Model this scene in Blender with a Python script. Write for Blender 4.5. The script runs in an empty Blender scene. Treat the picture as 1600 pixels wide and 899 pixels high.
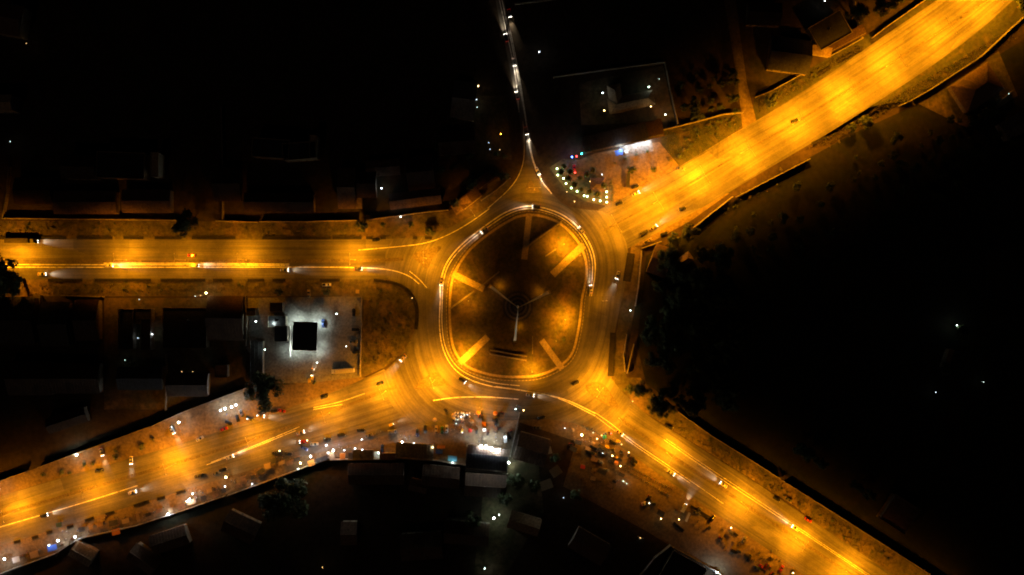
import bpy, math, random
from mathutils import Vector, Matrix
from mathutils.geometry import tessellate_polygon
random.seed(11)
S = bpy.context.scene
COL = S.collection
M_PX = 0.36                                   # metres of ground per photograph pixel
def XY(p): return ((p[0] - 800) * M_PX, (449.5 - p[1]) * M_PX)
def V(p, z=0.0):
    x, y = XY(p); return Vector((x, y, z))
R = math.radians

# ------------------------------------------------------------------ camera
cam_d = bpy.data.cameras.new("camera"); cam = bpy.data.objects.new("camera", cam_d); COL.objects.link(cam)
H_CAM = 390.0
cam.location = (0, 0, H_CAM); cam.rotation_euler = (0, 0, 0)
cam_d.sensor_width = 36; cam_d.lens = 18 * H_CAM / 288.0
cam_d.clip_start = 1; cam_d.clip_end = 4000
S.camera = cam
# ------------------------------------------------------------------ night sky, faint moon
w = bpy.data.worlds.new("World"); S.world = w; w.use_nodes = True
nt = w.node_tree; bg = nt.nodes["Background"]
sky = nt.nodes.new("ShaderNodeTexSky"); sky.sky_type = 'NISHITA'; sky.sun_disc = False
sky.sun_elevation = R(38); sky.sun_rotation = R(200)
nt.links.new(sky.outputs[0], bg.inputs[0]); bg.inputs[1].default_value = 0.00002
moon = bpy.data.lights.new("moon", 'SUN'); moon.energy = 0.0042; moon.angle = R(0.5); moon.color = (1, .55, .30)
mo = bpy.data.objects.new("moon", moon); COL.objects.link(mo)
mo.rotation_euler = (R(52), 0, R(-20))
S.view_settings.view_transform = 'Standard'; S.view_settings.look = 'None'
S.view_settings.exposure = 3.0; S.view_settings.gamma = 1.0; S.view_settings.use_curve_mapping = False
S.cycles.filter_width = 1.9
S.cycles.max_bounces = 4; S.cycles.diffuse_bounces = 2; S.cycles.glossy_bounces = 2
S.cycles.use_light_tree = True
S.cycles.sample_clamp_indirect = 3.0
STREET_K, SMALL_K = 0.62, 0.15
LAMP_K = 1.0
EMK = 1.0                                   # one dial for all lamps
SODIUM = (1.0, 0.318, 0.004); WARM = (1.0, 0.72, 0.34); COOL = (0.80, 0.93, 1.0); GREENW = (0.72, 1.0, 0.62)
MERC = (0.83, 1.0, 0.90)

# ------------------------------------------------------------------ materials
MT = {}
def nodes_of(name, rough=.8, metal=0.0):
    m = bpy.data.materials.new(name); m.use_nodes = True
    n = m.node_tree.nodes; l = m.node_tree.links; b = n["Principled BSDF"]
    b.inputs["Roughness"].default_value = rough; b.inputs["Metallic"].default_value = metal
    b.inputs["Specular IOR Level"].default_value = 0.3
    MT[name] = m
    return m, n, l, b
def ramp(n, l, src, stops):
    r = n.new("ShaderNodeValToRGB"); e = r.color_ramp.elements
    while len(e) > 1: e.remove(e[0])
    e[0].position = stops[0][0]; e[0].color = (*stops[0][1], 1)
    for p, c in stops[1:]:
        q = e.new(p); q.color = (*c, 1)
    l.new(src, r.inputs[0]); return r.outputs[0]
def noise(n, l, vec, scale, detail=6, rough=.6, dist=0.0):
    t = n.new("ShaderNodeTexNoise"); t.inputs["Scale"].default_value = scale
    t.inputs["Detail"].default_value = detail; t.inputs["Roughness"].default_value = rough; t.inputs["Distortion"].default_value = dist
    l.new(vec, t.inputs["Vector"]); return t.outputs["Fac"]
def mix(n, l, a, b, fac, mode='MIX'):
    x = n.new("ShaderNodeMix"); x.data_type = 'RGBA'; x.blend_type = mode
    if isinstance(fac, float): x.inputs[0].default_value = fac
    else: l.new(fac, x.inputs[0])
    l.new(a, x.inputs[6])
    if isinstance(b, tuple): x.inputs[7].default_value = (*b, 1)
    else: l.new(b, x.inputs[7])
    return x.outputs[2]
def patchy(name, c1, c2, c3, s1=.03, s2=.4, rough=.9, metal=0.0, bump=.3, bscale=3.0):
    """three tones mixed by a coarse and a fine world-space noise, with fine relief"""
    m, n, l, b = nodes_of(name, rough, metal)
    g = n.new("ShaderNodeNewGeometry").outputs["Position"]
    a = ramp(n, l, noise(n, l, g, s1, 8, .62, .6), [(.38, c1), (.52, c2), (.66, c3)])
    f = ramp(n, l, noise(n, l, g, s2, 8, .7), [(.3, (.45, .45, .45)), (.7, (1.35, 1.35, 1.35))])
    l.new(mix(n, l, a, f, 1.0, 'MULTIPLY'), b.inputs["Base Color"])
    if bump:
        bp = n.new("ShaderNodeBump"); bp.inputs["Strength"].default_value = bump; bp.inputs["Distance"].default_value = .15
        l.new(noise(n, l, g, bscale, 6), bp.inputs["Height"]); l.new(bp.outputs[0], b.inputs["Normal"])
    return m
def plain(name, c, rough=.6, metal=0.0, var=.35, scale=2.0):
    m, n, l, b = nodes_of(name, rough, metal)
    g = n.new("ShaderNodeNewGeometry").outputs["Position"]
    lo = tuple(x * (1 - var) for x in c); hi = tuple(min(1, x * (1 + var * .6)) for x in c)
    l.new(ramp(n, l, noise(n, l, g, scale, 5), [(.3, lo), (.7, hi)]), b.inputs["Base Color"])
    return m
def emis(name, c, s):
    m, n, l, b = nodes_of(name, .4)
    b.inputs["Base Color"].default_value = (*c, 1)
    b.inputs["Emission Color"].default_value = (*c, 1); b.inputs["Emission Strength"].default_value = s
    return m
patchy("earth", (.032, .022, .013), (.055, .038, .022), (.025, .028, .012), .02, .35)
patchy("verge", (.13, .095, .055), (.065, .060, .026), (.19, .135, .08), .035, .45, bump=.5)
patchy("sand", (.125, .094, .055), (.165, .122, .072), (.08, .06, .038), .04, .6, bump=.4)
patchy("grass", (.12, .09, .045), (.075, .07, .028), (.17, .12, .07), .05, .5, bump=.6)
patchy("forecourt", (.12, .115, .105), (.17, .165, .15), (.075, .07, .065), .09, .8, bump=.1)
patchy("cream_wall", (.50, .42, .28), (.42, .35, .24), (.56, .48, .34), .15, 1.2)
patchy("paver", (.42, .34, .23), (.34, .27, .18), (.46, .37, .26), .2, 1.6, bump=.15)
patchy("scrub", (.045, .042, .016), (.028, .034, .012), (.075, .06, .03), .06, .5, bump=.6)
patchy("unlit_field", (.016, .014, .007), (.010, .013, .005), (.026, .020, .011), .03, .3, bump=.6)
patchy("island_fill", (.085, .07, .05), (.11, .09, .065), (.065, .055, .04), .1, 1.2)
patchy("kerb_concrete", (.30, .28, .24), (.22, .20, .17), (.36, .33, .28), .15, 1.8, bump=.1)
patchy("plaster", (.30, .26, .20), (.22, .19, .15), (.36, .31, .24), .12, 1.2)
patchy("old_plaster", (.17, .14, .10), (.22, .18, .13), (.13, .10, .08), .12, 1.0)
patchy("roof_rust", (.06, .035, .022), (.085, .05, .03), (.042, .028, .02), .1, 1.2, .55, .2)
patchy("roof_zinc", (.13, .13, .135), (.18, .18, .18), (.09, .085, .08), .1, 1.0, .45, .3)
patchy("roof_tan", (.27, .19, .11), (.33, .24, .14), (.20, .14, .085), .12, 1.0, .6)
patchy("roof_dark", (.035, .035, .04), (.05, .05, .055), (.025, .025, .03), .1, 1.0, .5)
patchy("roof_brown", (.16, .10, .07), (.20, .13, .09), (.11, .075, .055), .1, 1.0, .6)
patchy("stone_tile", (.13, .12, .10), (.17, .15, .13), (.10, .09, .08), .3, 2.0)
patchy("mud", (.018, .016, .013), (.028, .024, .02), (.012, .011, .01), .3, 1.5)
plain("monument_white", (.50, .40, .22), .5, 0, .2, 1.0)
plain("steel", (.30, .30, .30), .45, .7); plain("galvanised", (.42, .42, .42), .4, .6)
plain("bark", (.10, .075, .05), .9); plain("wood", (.16, .10, .06), .8); plain("rubber", (.02, .02, .02), .8)
plain("glass_dark", (.02, .025, .03), .08, 0, .1); plain("black_plastic", (.02, .02, .022), .5)
plain("canvas_orange", (.50, .19, .03), .8, 0, .2); plain("canvas_tan", (.27, .20, .12), .85, 0, .25)
plain("canvas_blue", (.04, .10, .42), .7, 0, .2); plain("canvas_white", (.50, .48, .44), .8, 0, .15); plain("canvas_red", (.45, .05, .04), .8, 0, .2)
plain("canvas_teal", (.04, .30, .30), .8, 0, .2); plain("sky_blue_sheet", (.15, .45, .65), .6, 0, .15)
plain("window_glass", (.03, .04, .05), .1, 0, .1); plain("door_paint", (.14, .09, .05), .6)
plain("goods", (.35, .25, .15), .7, 0, .6, 3.0); plain("cloth_mixed", (.30, .30, .32), .8, 0, .6, 2.5)
for k, c in dict(black=(.015, .015, .017), white=(.68, .68, .66), silver=(.38, .39, .40), red=(.30, .025, .02), blue=(.03, .06, .22), grey=(.13, .13, .14),
                 green=(.03, .10, .05), gold=(.32, .24, .12), yellow=(.60, .38, .04)).items():
    m, n, l, b = nodes_of("paint_" + k, .32, .15); b.inputs["Coat Weight"].default_value = .5
    g = n.new("ShaderNodeNewGeometry").outputs["Position"]
    l.new(ramp(n, l, noise(n, l, g, .9, 5), [(.35, tuple(x * .7 for x in c)), (.7, tuple(min(1, x * 1.1) for x in c))]), b.inputs["Base Color"])
plain("lens_off", (.5, .5, .48), .2); plain("lens_red", (.30, .01, .01), .3)
emis("lamp_cool", COOL, 2.2); emis("lamp_warm", (1, .66, .26), 2.2); emis("lamp_sodium", (1, .42, .03), 4); emis("lamp_merc", (.80, 1, .88), 2.2)
emis("lamp_green", (.62, 1, .40), 2.6); emis("lamp_red", (1, .03, .02), 2.5); emis("lamp_blue", (.08, .25, 1), 2.5); emis("lamp_teal", (.05, .75, .65), 2.5)
for nm, c in (("cool", COOL), ("warm", (1, .66, .28)), ("merc", (.80, 1, .88)), ("sodium", (1, .42, .03))):
    emis("lamp_%s_strong" % nm, c, 10); emis("lamp_%s_dim" % nm, c, .3)
emis("headlamp_on", (1, .90, .72), 3.5); emis("tail_on", (1, .03, .01), .3); emis("screen_light", COOL, 3.0)
# leaves: three greens picked per leaf clump by noise
m, n, l, b = nodes_of("leaf", .7)
g = n.new("ShaderNodeNewGeometry").outputs["Position"]
l.new(ramp(n, l, noise(n, l, g, .8, 4), [(.35, (.022, .034, .011)), (.5, (.045, .065, .02)), (.68, (.09, .11, .035))]), b.inputs["Base Color"])
m, n, l, b = nodes_of("dry_leaf", .8)
g = n.new("ShaderNodeNewGeometry").outputs["Position"]
l.new(ramp(n, l, noise(n, l, g, .8, 4), [(.35, (.06, .05, .02)), (.5, (.10, .09, .035)), (.68, (.15, .12, .05))]), b.inputs["Base Color"])
# asphalt: UV.x across the road in metres, UV.y along it -> lengthwise bands: wheel polish and dust, plus traffic light streaks painted in
m, n, l, b = nodes_of("asphalt", .72)
tc = n.new("ShaderNodeTexCoord"); g = n.new("ShaderNodeNewGeometry").outputs["Position"]
def mapped(scale):
    mp = n.new("ShaderNodeMapping"); mp.inputs["Scale"].default_value = scale; l.new(tc.outputs["UV"], mp.inputs[0]); return mp.outputs[0]
bands = ramp(n, l, noise(n, l, mapped((.42, .006, 1)), 1.0, 7, .66, .3), [(.33, (.058, .054, .049)), (.46, (.086, .080, .072)), (.56, (.106, .099, .088)), (.70, (.142, .130, .112))])
fine = ramp(n, l, noise(n, l, mapped((2.2, .03, 1)), 1.0, 6, .6), [(.3, (.80, .80, .80)), (.7, (1.18, 1.18, 1.18))])
bl = ramp(n, l, noise(n, l, g, .07, 6, .6), [(.3, (.62, .62, .62)), (.6, (1.15, 1.15, 1.15))])
gr = ramp(n, l, noise(n, l, g, 1.3, 6, .7), [(.3, (.8, .8, .8)), (.7, (1.2, 1.2, 1.2))])
vo = n.new("ShaderNodeTexVoronoi"); vo.inputs["Scale"].default_value = 1.0; vo.distance = 'CHEBYCHEV'; l.new(mapped((.11, .035, 1)), vo.inputs["Vector"])
sv = n.new("ShaderNodeSeparateColor"); l.new(vo.outputs["Color"], sv.inputs[0])
pat = ramp(n, l, sv.outputs[0], [(.1, (.70, .70, .70)), (.28, (1, 1, 1)), (.75, (1, 1, 1)), (.9, (1.3, 1.3, 1.3))])
c = mix(n, l, bands, fine, 1.0, 'MULTIPLY'); c = mix(n, l, c, pat, .7, 'MULTIPLY'); c = mix(n, l, c, bl, 1.0, 'MULTIPLY'); c = mix(n, l, c, gr, 1.0, 'MULTIPLY')
l.new(c, b.inputs["Base Color"])
bp = n.new("ShaderNodeBump"); bp.inputs["Strength"].default_value = .15; bp.inputs["Distance"].default_value = .05
l.new(noise(n, l, g, 4.0, 5), bp.inputs["Height"]); l.new(bp.outputs[0], b.inputs["Normal"])
# pale colour of headlight trails painted on the asphalt, broken up by noise
m, n, l, b = nodes_of("trail_paint", .6)
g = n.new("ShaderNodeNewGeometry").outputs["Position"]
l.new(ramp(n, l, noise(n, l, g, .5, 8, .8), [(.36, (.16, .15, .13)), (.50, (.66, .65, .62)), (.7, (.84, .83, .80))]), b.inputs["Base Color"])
# kerb blocks painted in turn, weathered
m, n, l, b = nodes_of("kerb_paint", .7)
tc = n.new("ShaderNodeTexCoord"); sp = n.new("ShaderNodeSeparateXYZ"); l.new(tc.outputs["UV"], sp.inputs[0])
md = n.new("ShaderNodeMath"); md.operation = 'PINGPONG'; md.inputs[1].default_value = 1.0; l.new(sp.outputs[1], md.inputs[0])
st = n.new("ShaderNodeMath"); st.operation = 'GREATER_THAN'; st.inputs[1].default_value = .5; l.new(md.outputs[0], st.inputs[0])
l.new(ramp(n, l, st.outputs[0], [(.2, (.15, .13, .11)), (.8, (.27, .24, .20))]), b.inputs["Base Color"])

# ------------------------------------------------------------------ mesh helpers
class MB:
    def __init__(s): s.v = []; s.f = []; s.m = []; s.uv = []
    def face(s, pts, mi=0, uv=None):
        i = len(s.v); s.v += [tuple(p) for p in pts]; s.f.append(tuple(range(i, i + len(pts)))); s.m.append(mi); s.uv.append(uv)
    def loft(s, rings, mi=0, cap=True, closed=True):
        i0 = len(s.v); k = len(rings[0])
        for r in rings: s.v += [tuple(p) for p in r]
        for a in range(len(rings) - 1):
            for b in range(k if closed else k - 1):
                c = (b + 1) % k
                s.f.append((i0 + a * k + b, i0 + a * k + c, i0 + (a + 1) * k + c, i0 + (a + 1) * k + b)); s.m.append(mi); s.uv.append(None)
        if cap:
            s.f.append(tuple(i0 + b for b in reversed(range(k)))); s.m.append(mi); s.uv.append(None)
            s.f.append(tuple(i0 + (len(rings) - 1) * k + b for b in range(k))); s.m.append(mi); s.uv.append(None)
    def prism(s, poly, z0, z1, mi=0):
        s.loft([[(x, y, z0) for x, y in poly], [(x, y, z1) for x, y in poly]], mi)
    def box(s, c, d, rz=0.0, mi=0, taper=1.0):
        cs, sn = math.cos(rz), math.sin(rz)
        def q(x, y): return (c[0] + x * cs - y * sn, c[1] + x * sn + y * cs)
        a, b = d[0] / 2, d[1] / 2
        lo = [q(-a, -b), q(a, -b), q(a, b), q(-a, b)]; a *= taper; b *= taper
        hi = [q(-a, -b), q(a, -b), q(a, b), q(-a, b)]
        s.loft([[(x, y, c[2] - d[2] / 2) for x, y in lo], [(x, y, c[2] + d[2] / 2) for x, y in hi]], mi)
    def tube(s, p, q, r0, r1=None, k=6, mi=0):
        p, q = Vector(p), Vector(q); r1 = r0 if r1 is None else r1; d = (q - p).normalized()
        u = d.orthogonal().normalized(); w_ = d.cross(u)
        s.loft([[p + (u * math.cos(t) + w_ * math.sin(t)) * r0 for t in [2 * math.pi * j / k for j in range(k)]],
                [q + (u * math.cos(t) + w_ * math.sin(t)) * r1 for t in [2 * math.pi * j / k for j in range(k)]]], mi)
    def disc(s, c, r, z0, z1, k=24, mi=0, r1=None):
        r1 = r if r1 is None else r1
        s.loft([[(c[0] + r * math.cos(t), c[1] + r * math.sin(t), z0) for t in [2 * math.pi * j / k for j in range(k)]],
                [(c[0] + r1 * math.cos(t), c[1] + r1 * math.sin(t), z1) for t in [2 * math.pi * j / k for j in range(k)]]], mi)
    def ball(s, c, r, k=8, mi=0, sq=1.0):
        rings = []
        for a in range(1, 5):
            t = math.pi * a / 5
            rings.append([(c[0] + r * math.sin(t) * math.cos(p), c[1] + r * math.sin(t) * math.sin(p), c[2] - r * sq * math.cos(t)) for p in [2 * math.pi * j / k for j in range(k)]])
        s.loft(rings, mi)
    def mesh(s, name, mats):
        me = bpy.data.meshes.new(name); me.from_pydata(s.v, [], s.f)
        for mm in (mats if isinstance(mats, (list, tuple)) else [mats]): me.materials.append(MT[mm])
        me.polygons.foreach_set("material_index", s.m)
        if any(u for u in s.uv):
            ul = me.uv_layers.new(name="UVMap")
            for pi, u in enumerate(s.uv):
                if u:
                    for li, q in zip(me.polygons[pi].loop_indices, u): ul.data[li].uv = q
        me.update(); return me
    def build(s, name, mats, parent=None, loc=None):
        o = bpy.data.objects.new(name, s.mesh(name, mats)); COL.objects.link(o)
        if loc is not None: o.location = loc
        if parent: o.parent = parent
        return o
def tag(o, label, cat, group=None):
    o['label'] = label; o['category'] = cat
    if group: o['group'] = group
    return o
def thing(name, label, cat, loc=(0, 0, 0), rz=0.0, group=None):
    o = bpy.data.objects.new(name, None); COL.objects.link(o); o.location = loc; o.rotation_euler = (0, 0, rz); o.empty_display_size = .5
    return tag(o, label, cat, group)
def copy_tree(o, parent=None):
    c = o.copy(); COL.objects.link(c); c.parent = parent
    for ch in list(KIDS.get(o.name, [])): 
        d = copy_tree(ch, c); KIDS.setdefault(c.name, []).append(d)
    return c
KIDS = {}
def reg(root):
    """remember the children of a prototype so copying needs no scene search"""
    for ch in root.children:
        KIDS.setdefault(root.name, []).append(ch); reg(ch)
    return root
def struct(o): o['kind'] = 'structure'; return o
def stuff(o): o['kind'] = 'stuff'; return o
def lerp(a, b, t): return (a[0] + (b[0] - a[0]) * t, a[1] + (b[1] - a[1]) * t)
def smooth(pts, n=2, closed=False):
    for _ in range(n):
        q = [] if closed else [pts[0]]
        k = len(pts) if closed else len(pts) - 1
        for i in range(k):
            a, b = pts[i], pts[(i + 1) % len(pts)]; q += [lerp(a, b, .25), lerp(a, b, .75)]
        if not closed: q.append(pts[-1])
        pts = q
    return pts
def resample(pts, n):
    d = [0]
    for a, b in zip(pts, pts[1:]): d.append(d[-1] + math.hypot(b[0] - a[0], b[1] - a[1]))
    out = []; j = 0
    for i in range(n):
        t = d[-1] * i / (n - 1)
        while j < len(d) - 2 and d[j + 1] < t: j += 1
        out.append(lerp(pts[j], pts[j + 1], (t - d[j]) / max(1e-6, d[j + 1] - d[j])))
    return out
Z = [0.0]
def nz(): Z[0] += .004; return Z[0]
def sheet(name, poly, mat, z=None):
    z = nz() if z is None else z
    co = [V(p, z) for p in poly]; mb = MB()
    for t in tessellate_polygon([co]):
        tri = [co[i] for i in t]
        if (tri[1] - tri[0]).cross(tri[2] - tri[0]).z < 0: tri.reverse()
        mb.face(tri)
    return struct(mb.build(name, mat))
def ribbon(name, ea, eb, mat, z=None, n=40, m=4):
    z = nz() if z is None else z
    A, B = resample(smooth(ea), n), resample(smooth(eb), n); mb = MB(); along = 0
    for i in range(n - 1):
        mid0, mid1 = lerp(A[i], B[i], .5), lerp(A[i + 1], B[i + 1], .5)
        st = math.hypot(mid1[0] - mid0[0], mid1[1] - mid0[1]) * M_PX
        w0 = math.hypot(A[i][0] - B[i][0], A[i][1] - B[i][1]) * M_PX; w1 = math.hypot(A[i + 1][0] - B[i + 1][0], A[i + 1][1] - B[i + 1][1]) * M_PX
        for j in range(m):
            t0, t1 = j / m, (j + 1) / m
            q = [V(lerp(A[i], B[i], t0), z), V(lerp(A[i], B[i], t1), z), V(lerp(A[i + 1], B[i + 1], t1), z), V(lerp(A[i + 1], B[i + 1], t0), z)]
            uv = [((t0 - .5) * w0, along), ((t1 - .5) * w0, along), ((t1 - .5) * w1, along + st), ((t0 - .5) * w1, along + st)]
            if (q[1] - q[0]).cross(q[2] - q[0]).z < 0: q.reverse(); uv.reverse()
            mb.face(q, 0, uv)
        along += st
    return mb.build(name, mat)
def offset_line(pts, off):
    """offset a polyline of world points sideways by off metres"""
    out = []
    for i, p in enumerate(pts):
        a = pts[max(0, i - 1)]; b = pts[min(len(pts) - 1, i + 1)]
        d = Vector((b[0] - a[0], b[1] - a[1])); d.normalize() if d.length else None
        out.append(Vector((p[0] - d.y * off, p[1] + d.x * off)))
    return out
def strip(mb, pts, width, z0, z1, mi=0, blocks=False):
    """a raised strip (kerb, wall, coping) along world points"""
    L, Rr = offset_line(pts, width / 2), offset_line(pts, -width / 2); d = 0
    for i in range(len(pts) - 1):
        a, b, c, e = Rr[i], Rr[i + 1], L[i + 1], L[i]
        s_ = (Vector(pts[i + 1][:2]) - Vector(pts[i][:2])).length
        T = lambda p, z: (p.x, p.y, z)
        uv = [(0, d), (0, d + s_), (1, d + s_), (1, d)] if blocks else None
        mb.face([T(a, z1), T(b, z1), T(c, z1), T(e, z1)], mi, uv)
        mb.face([T(a, z0), T(b, z0), T(b, z1), T(a, z1)], mi, uv); mb.face([T(c, z0), T(e, z0), T(e, z1), T(c, z1)], mi, uv)
        d += s_
    for p, q in ((Rr[0], L[0]), (L[-1], Rr[-1])): mb.face([(q.x, q.y, z0), (p.x, p.y, z0), (p.x, p.y, z1), (q.x, q.y, z1)], mi)
def wpts(pts, sm=0, n=None):
    if sm: pts = smooth(pts, sm)
    if n: pts = resample(pts, n)
    return [V(p) for p in pts]

exec_order = None
# ------------------------------------------------------------------ ground and roads
mb = MB(); g0 = 1500
for i in range(20):
    for j in range(20):
        x, y = -g0 + i * 150, -g0 + j * 150
        mb.face([(x, y, 0), (x + 150, y, 0), (x + 150, y + 150, 0), (x, y + 150, 0)])
struct(mb.build("ground", "earth"))
sheet("field_ground", [(1010, 400), (1090, 355), (1160, 306), (1330, 210), (1430, 165), (1600, 62), (2200, -400), (2200, 1500), (1560, 960), (1395, 850), (1225, 742), (1060, 635), (1010, 600), (995, 540)], "unlit_field")  # near-black sheet: the unlit darkness is painted into the ground colour
sheet("roadside_verge", [(-80, 345), (280, 346), (570, 346), (620, 339), (700, 331), (745, 300), (790, 270), (800, 300), (740, 345), (690, 378), (-80, 378)], "verge")
sheet("roadside_verge", [(-80, 432), (600, 432), (640, 446), (566, 462), (562, 463), (-80, 463)], "verge")
sheet("park_ground", [(563, 440), (586, 434), (622, 438), (646, 455), (657, 478), (655, 510), (640, 545), (600, 575), (560, 592), (520, 612), (470, 640), (440, 648), (395, 640), (395, 597), (563, 592)], "verge")
sheet("filling_station_forecourt", [(386, 466), (565, 463), (565, 590), (520, 596), (480, 598), (398, 600), (397, 560), (384, 545)], "forecourt")
sheet("roadside_dirt", [(-80, 778), (0, 753), (64, 729), (160, 695), (240, 666), (294, 642), (385, 607), (470, 600), (560, 590), (620, 590), (470, 650), (300, 706), (0, 800), (-80, 822)], "sand")
sheet("market_ground", [(-80, 925), (0, 896), (90, 863), (126, 840), (216, 819), (300, 791), (405, 756), (467, 733), (515, 714), (690, 719), (730, 726), (797, 712), (812, 660), (900, 690), (880, 760), (1010, 830), (1046, 852), (1120, 892), (1150, 960), (1330, 960), (960, 640), (640, 640), (300, 745), (-80, 860)], "sand")
sheet("roadside_verge", [(1000, 590), (1030, 625), (1065, 645), (1110, 680), (1217, 747), (1388, 856), (1520, 945), (1500, 990), (1240, 790), (1000, 640), (940, 590)], "verge")
sheet("pavement_strip", [(987, 382), (1004, 392), (992, 480), (985, 520), (978, 585), (985, 610), (960, 606), (950, 595)], "verge")
sheet("roadside_verge", [(1030, 204), (1078, 194), (1130, 180), (1160, 177), (1162, 196), (1060, 268), (1040, 258)], "scrub")
sheet("parking_apron", [(905, 250), (930, 240), (1030, 222), (1060, 258), (1070, 275), (990, 318), (955, 330), (945, 325), (948, 290)], "sand")
sheet("garden_lawn", [(858, 262), (880, 248), (925, 252), (950, 290), (948, 322), (915, 315), (885, 298)], "grass")
sheet("roadside_verge", [(1178, 155), (1300, 88), (1340, 64), (1453, -5), (1560, -70), (1545, -45), (1370, 75), (1200, 186), (1176, 190)], "scrub")
sheet("roadside_verge", [(1098, 310), (1140, 302), (1210, 246), (1330, 172), (1425, 156), (1530, 90), (1580, 47), (1700, -50), (1620, -45), (1450, 100), (1200, 255), (1060, 330)], "scrub")
sheet("roadside_verge", [(985, 385), (1010, 383), (1080, 345), (1140, 302), (1100, 305), (1050, 335), (985, 375)], "sand")
sheet("dirt_lane", [(1126, -30), (1146, -30), (1157, 60), (1167, 130), (1182, 190), (1160, 200), (1153, 130), (1141, 60)], "sand")
sheet("yard_ground", [(908, 196), (905, 130), (1036, 103), (1046, 140), (1058, 190)], "verge")
sheet("yard_ground", [(0, 463), (60, 463), (60, 540), (0, 540)], "verge")
sheet("compound_ground", [(163, 466), (330, 466), (384, 466), (384, 600), (250, 640), (163, 640)], "verge")
sheet("yard_ground", [(585, 262), (660, 255), (668, 318), (575, 335)], "earth")
sheet("yard_ground", [(735, 150), (790, 150), (800, 250), (745, 250)], "verge")
sheet("yard_ground", [(760, 730), (840, 715), (850, 800), (790, 899), (740, 899)], "verge")
sheet("yard_ground", [(1430, 160), (1560, 80), (1590, 150), (1510, 200)], "verge")
Z[0] = .10
def road(name, a, b, n=40, m=4):
    o = struct(ribbon(name, a, b, "asphalt", None, n, m)); return o
W_N = [(-90, 374), (300, 374), (575, 375), (650, 372), (700, 354), (745, 335)]
W_S = [(-90, 437), (400, 437), (584, 437), (622, 443), (640, 455), (655, 490)]
road_w = road("west_road", W_N[:4] + [(700, 372)], W_S[:3] + [(650, 437), (700, 437)], 60, 6)
road_sw = road("south_west_road", [(-90, 803), (0, 775), (100, 745), (200, 718), (300, 688), (400, 655), (480, 628), (545, 603), (600, 577)],
     [(-90, 880), (0, 853), (130, 813), (283, 768), (400, 731), (540, 697), (640, 672), (700, 662)], 60, 6)
road_se = road("south_east_road", [(940, 590), (968, 609), (1010, 648), (1040, 667), (1140, 729), (1186, 757), (1257, 806), (1369, 881), (1500, 965)],
     [(850, 650), (880, 652), (960, 692), (1010, 727), (1070, 770), (1150, 825), (1260, 900), (1340, 960)], 60, 6)
road_ne = road("north_east_road", [(935, 328), (1000, 297), (1061, 261), (1145, 209), (1197, 180), (1285, 124), (1358, 72), (1453, 8), (1560, -66)],
     [(975, 392), (1060, 345), (1110, 318), (1165, 285), (1220, 252), (1299, 206), (1390, 147), (1460, 101), (1530, 49), (1576, 7), (1660, -70)], 60, 6)
road_n = road("north_road", [(769, -60), (773, 0), (789, 70), (803, 140), (815, 200), (818, 275)], [(781, -60), (787, 0), (801, 70), (814, 140), (827, 200), (836, 275)], 40, 2)
CEN = (812, 463)
ISL = smooth([(812, 332), (827, 330), (845.6, 331), (875, 341), (897, 360), (913.5, 382), (922, 411), (921, 437), (913.5, 466), (911.7, 495.6), (907, 525), (899, 558), (878.6, 578),
       (845.6, 593), (812.5, 595.5), (776, 594), (746, 587), (724.5, 578), (709.8, 561.7), (700.6, 539.6), (697, 495.6), (698.7, 447.8), (706, 422), (724.5, 392.8), (746, 372.6), (776, 350.6), (801.5, 336)], 2, True)
OUT = [(817, 250), (829, 250), (838, 275), (848, 288), (863, 303), (882, 322), (915, 328), (945, 330), (962, 345), (985, 392), (978, 443), (969, 480), (962, 513), (953, 560), (953, 592), (968, 609), (987, 627), (975, 665),
       (950, 682), (880, 655), (800, 656), (700, 664), (630, 660), (585, 588), (610, 574), (632, 548), (648, 520), (656, 490), (653, 472), (640, 455), (622, 443), (602, 437), (602, 374), (650, 371), (690, 362),
       (745, 334), (775, 315), (797, 295), (810, 275)]
OUT = smooth(OUT, 1, True)
def ray(poly, ang, c=CEN):
    d = (math.cos(ang), math.sin(ang)); best = 0
    for i in range(len(poly)):
        a, b = poly[i], poly[(i + 1) % len(poly)]
        ex, ey = b[0] - a[0], b[1] - a[1]; den = d[0] * ey - d[1] * ex
        if abs(den) < 1e-9: continue
        t = ((a[0] - c[0]) * ey - (a[1] - c[1]) * ex) / den; u = ((a[0] - c[0]) * d[1] - (a[1] - c[1]) * d[0]) / den
        if t > 0 and -1e-6 <= u <= 1 + 1e-6: best = max(best, t)
    return (c[0] + d[0] * best, c[1] + d[1] * best)
zr = nz() + .004; mb = MB(); N = 240
for i in range(N):
    a0, a1 = 2 * math.pi * i / N, 2 * math.pi * (i + 1) / N
    P0, P1, Q0, Q1 = ray(ISL, a0), ray(ISL, a1), ray(OUT, a0), ray(OUT, a1)
    P0 = lerp(CEN, P0, .97); P1 = lerp(CEN, P1, .97)
    for j in range(6):
        t0, t1 = j / 6, (j + 1) / 6
        q = [V(lerp(P0, Q0, t0), zr), V(lerp(P0, Q0, t1), zr), V(lerp(P1, Q1, t1), zr), V(lerp(P1, Q1, t0), zr)]
        r_ = lambda p, P: math.hypot(p.x - V(P).x, p.y - V(P).y)
        uv = [(r_(q[0], P0), a0 * 42), (r_(q[1], P0), a0 * 42), (r_(q[2], P1), a1 * 42), (r_(q[3], P1), a1 * 42)]
        if (q[1] - q[0]).cross(q[2] - q[0]).z < 0: q.reverse(); uv.reverse()
        mb.face(q, 0, uv)
ring_road = struct(mb.build("roundabout_road", "asphalt"))
ZR = zr + .004                                  # painted light trails lie on this

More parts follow.
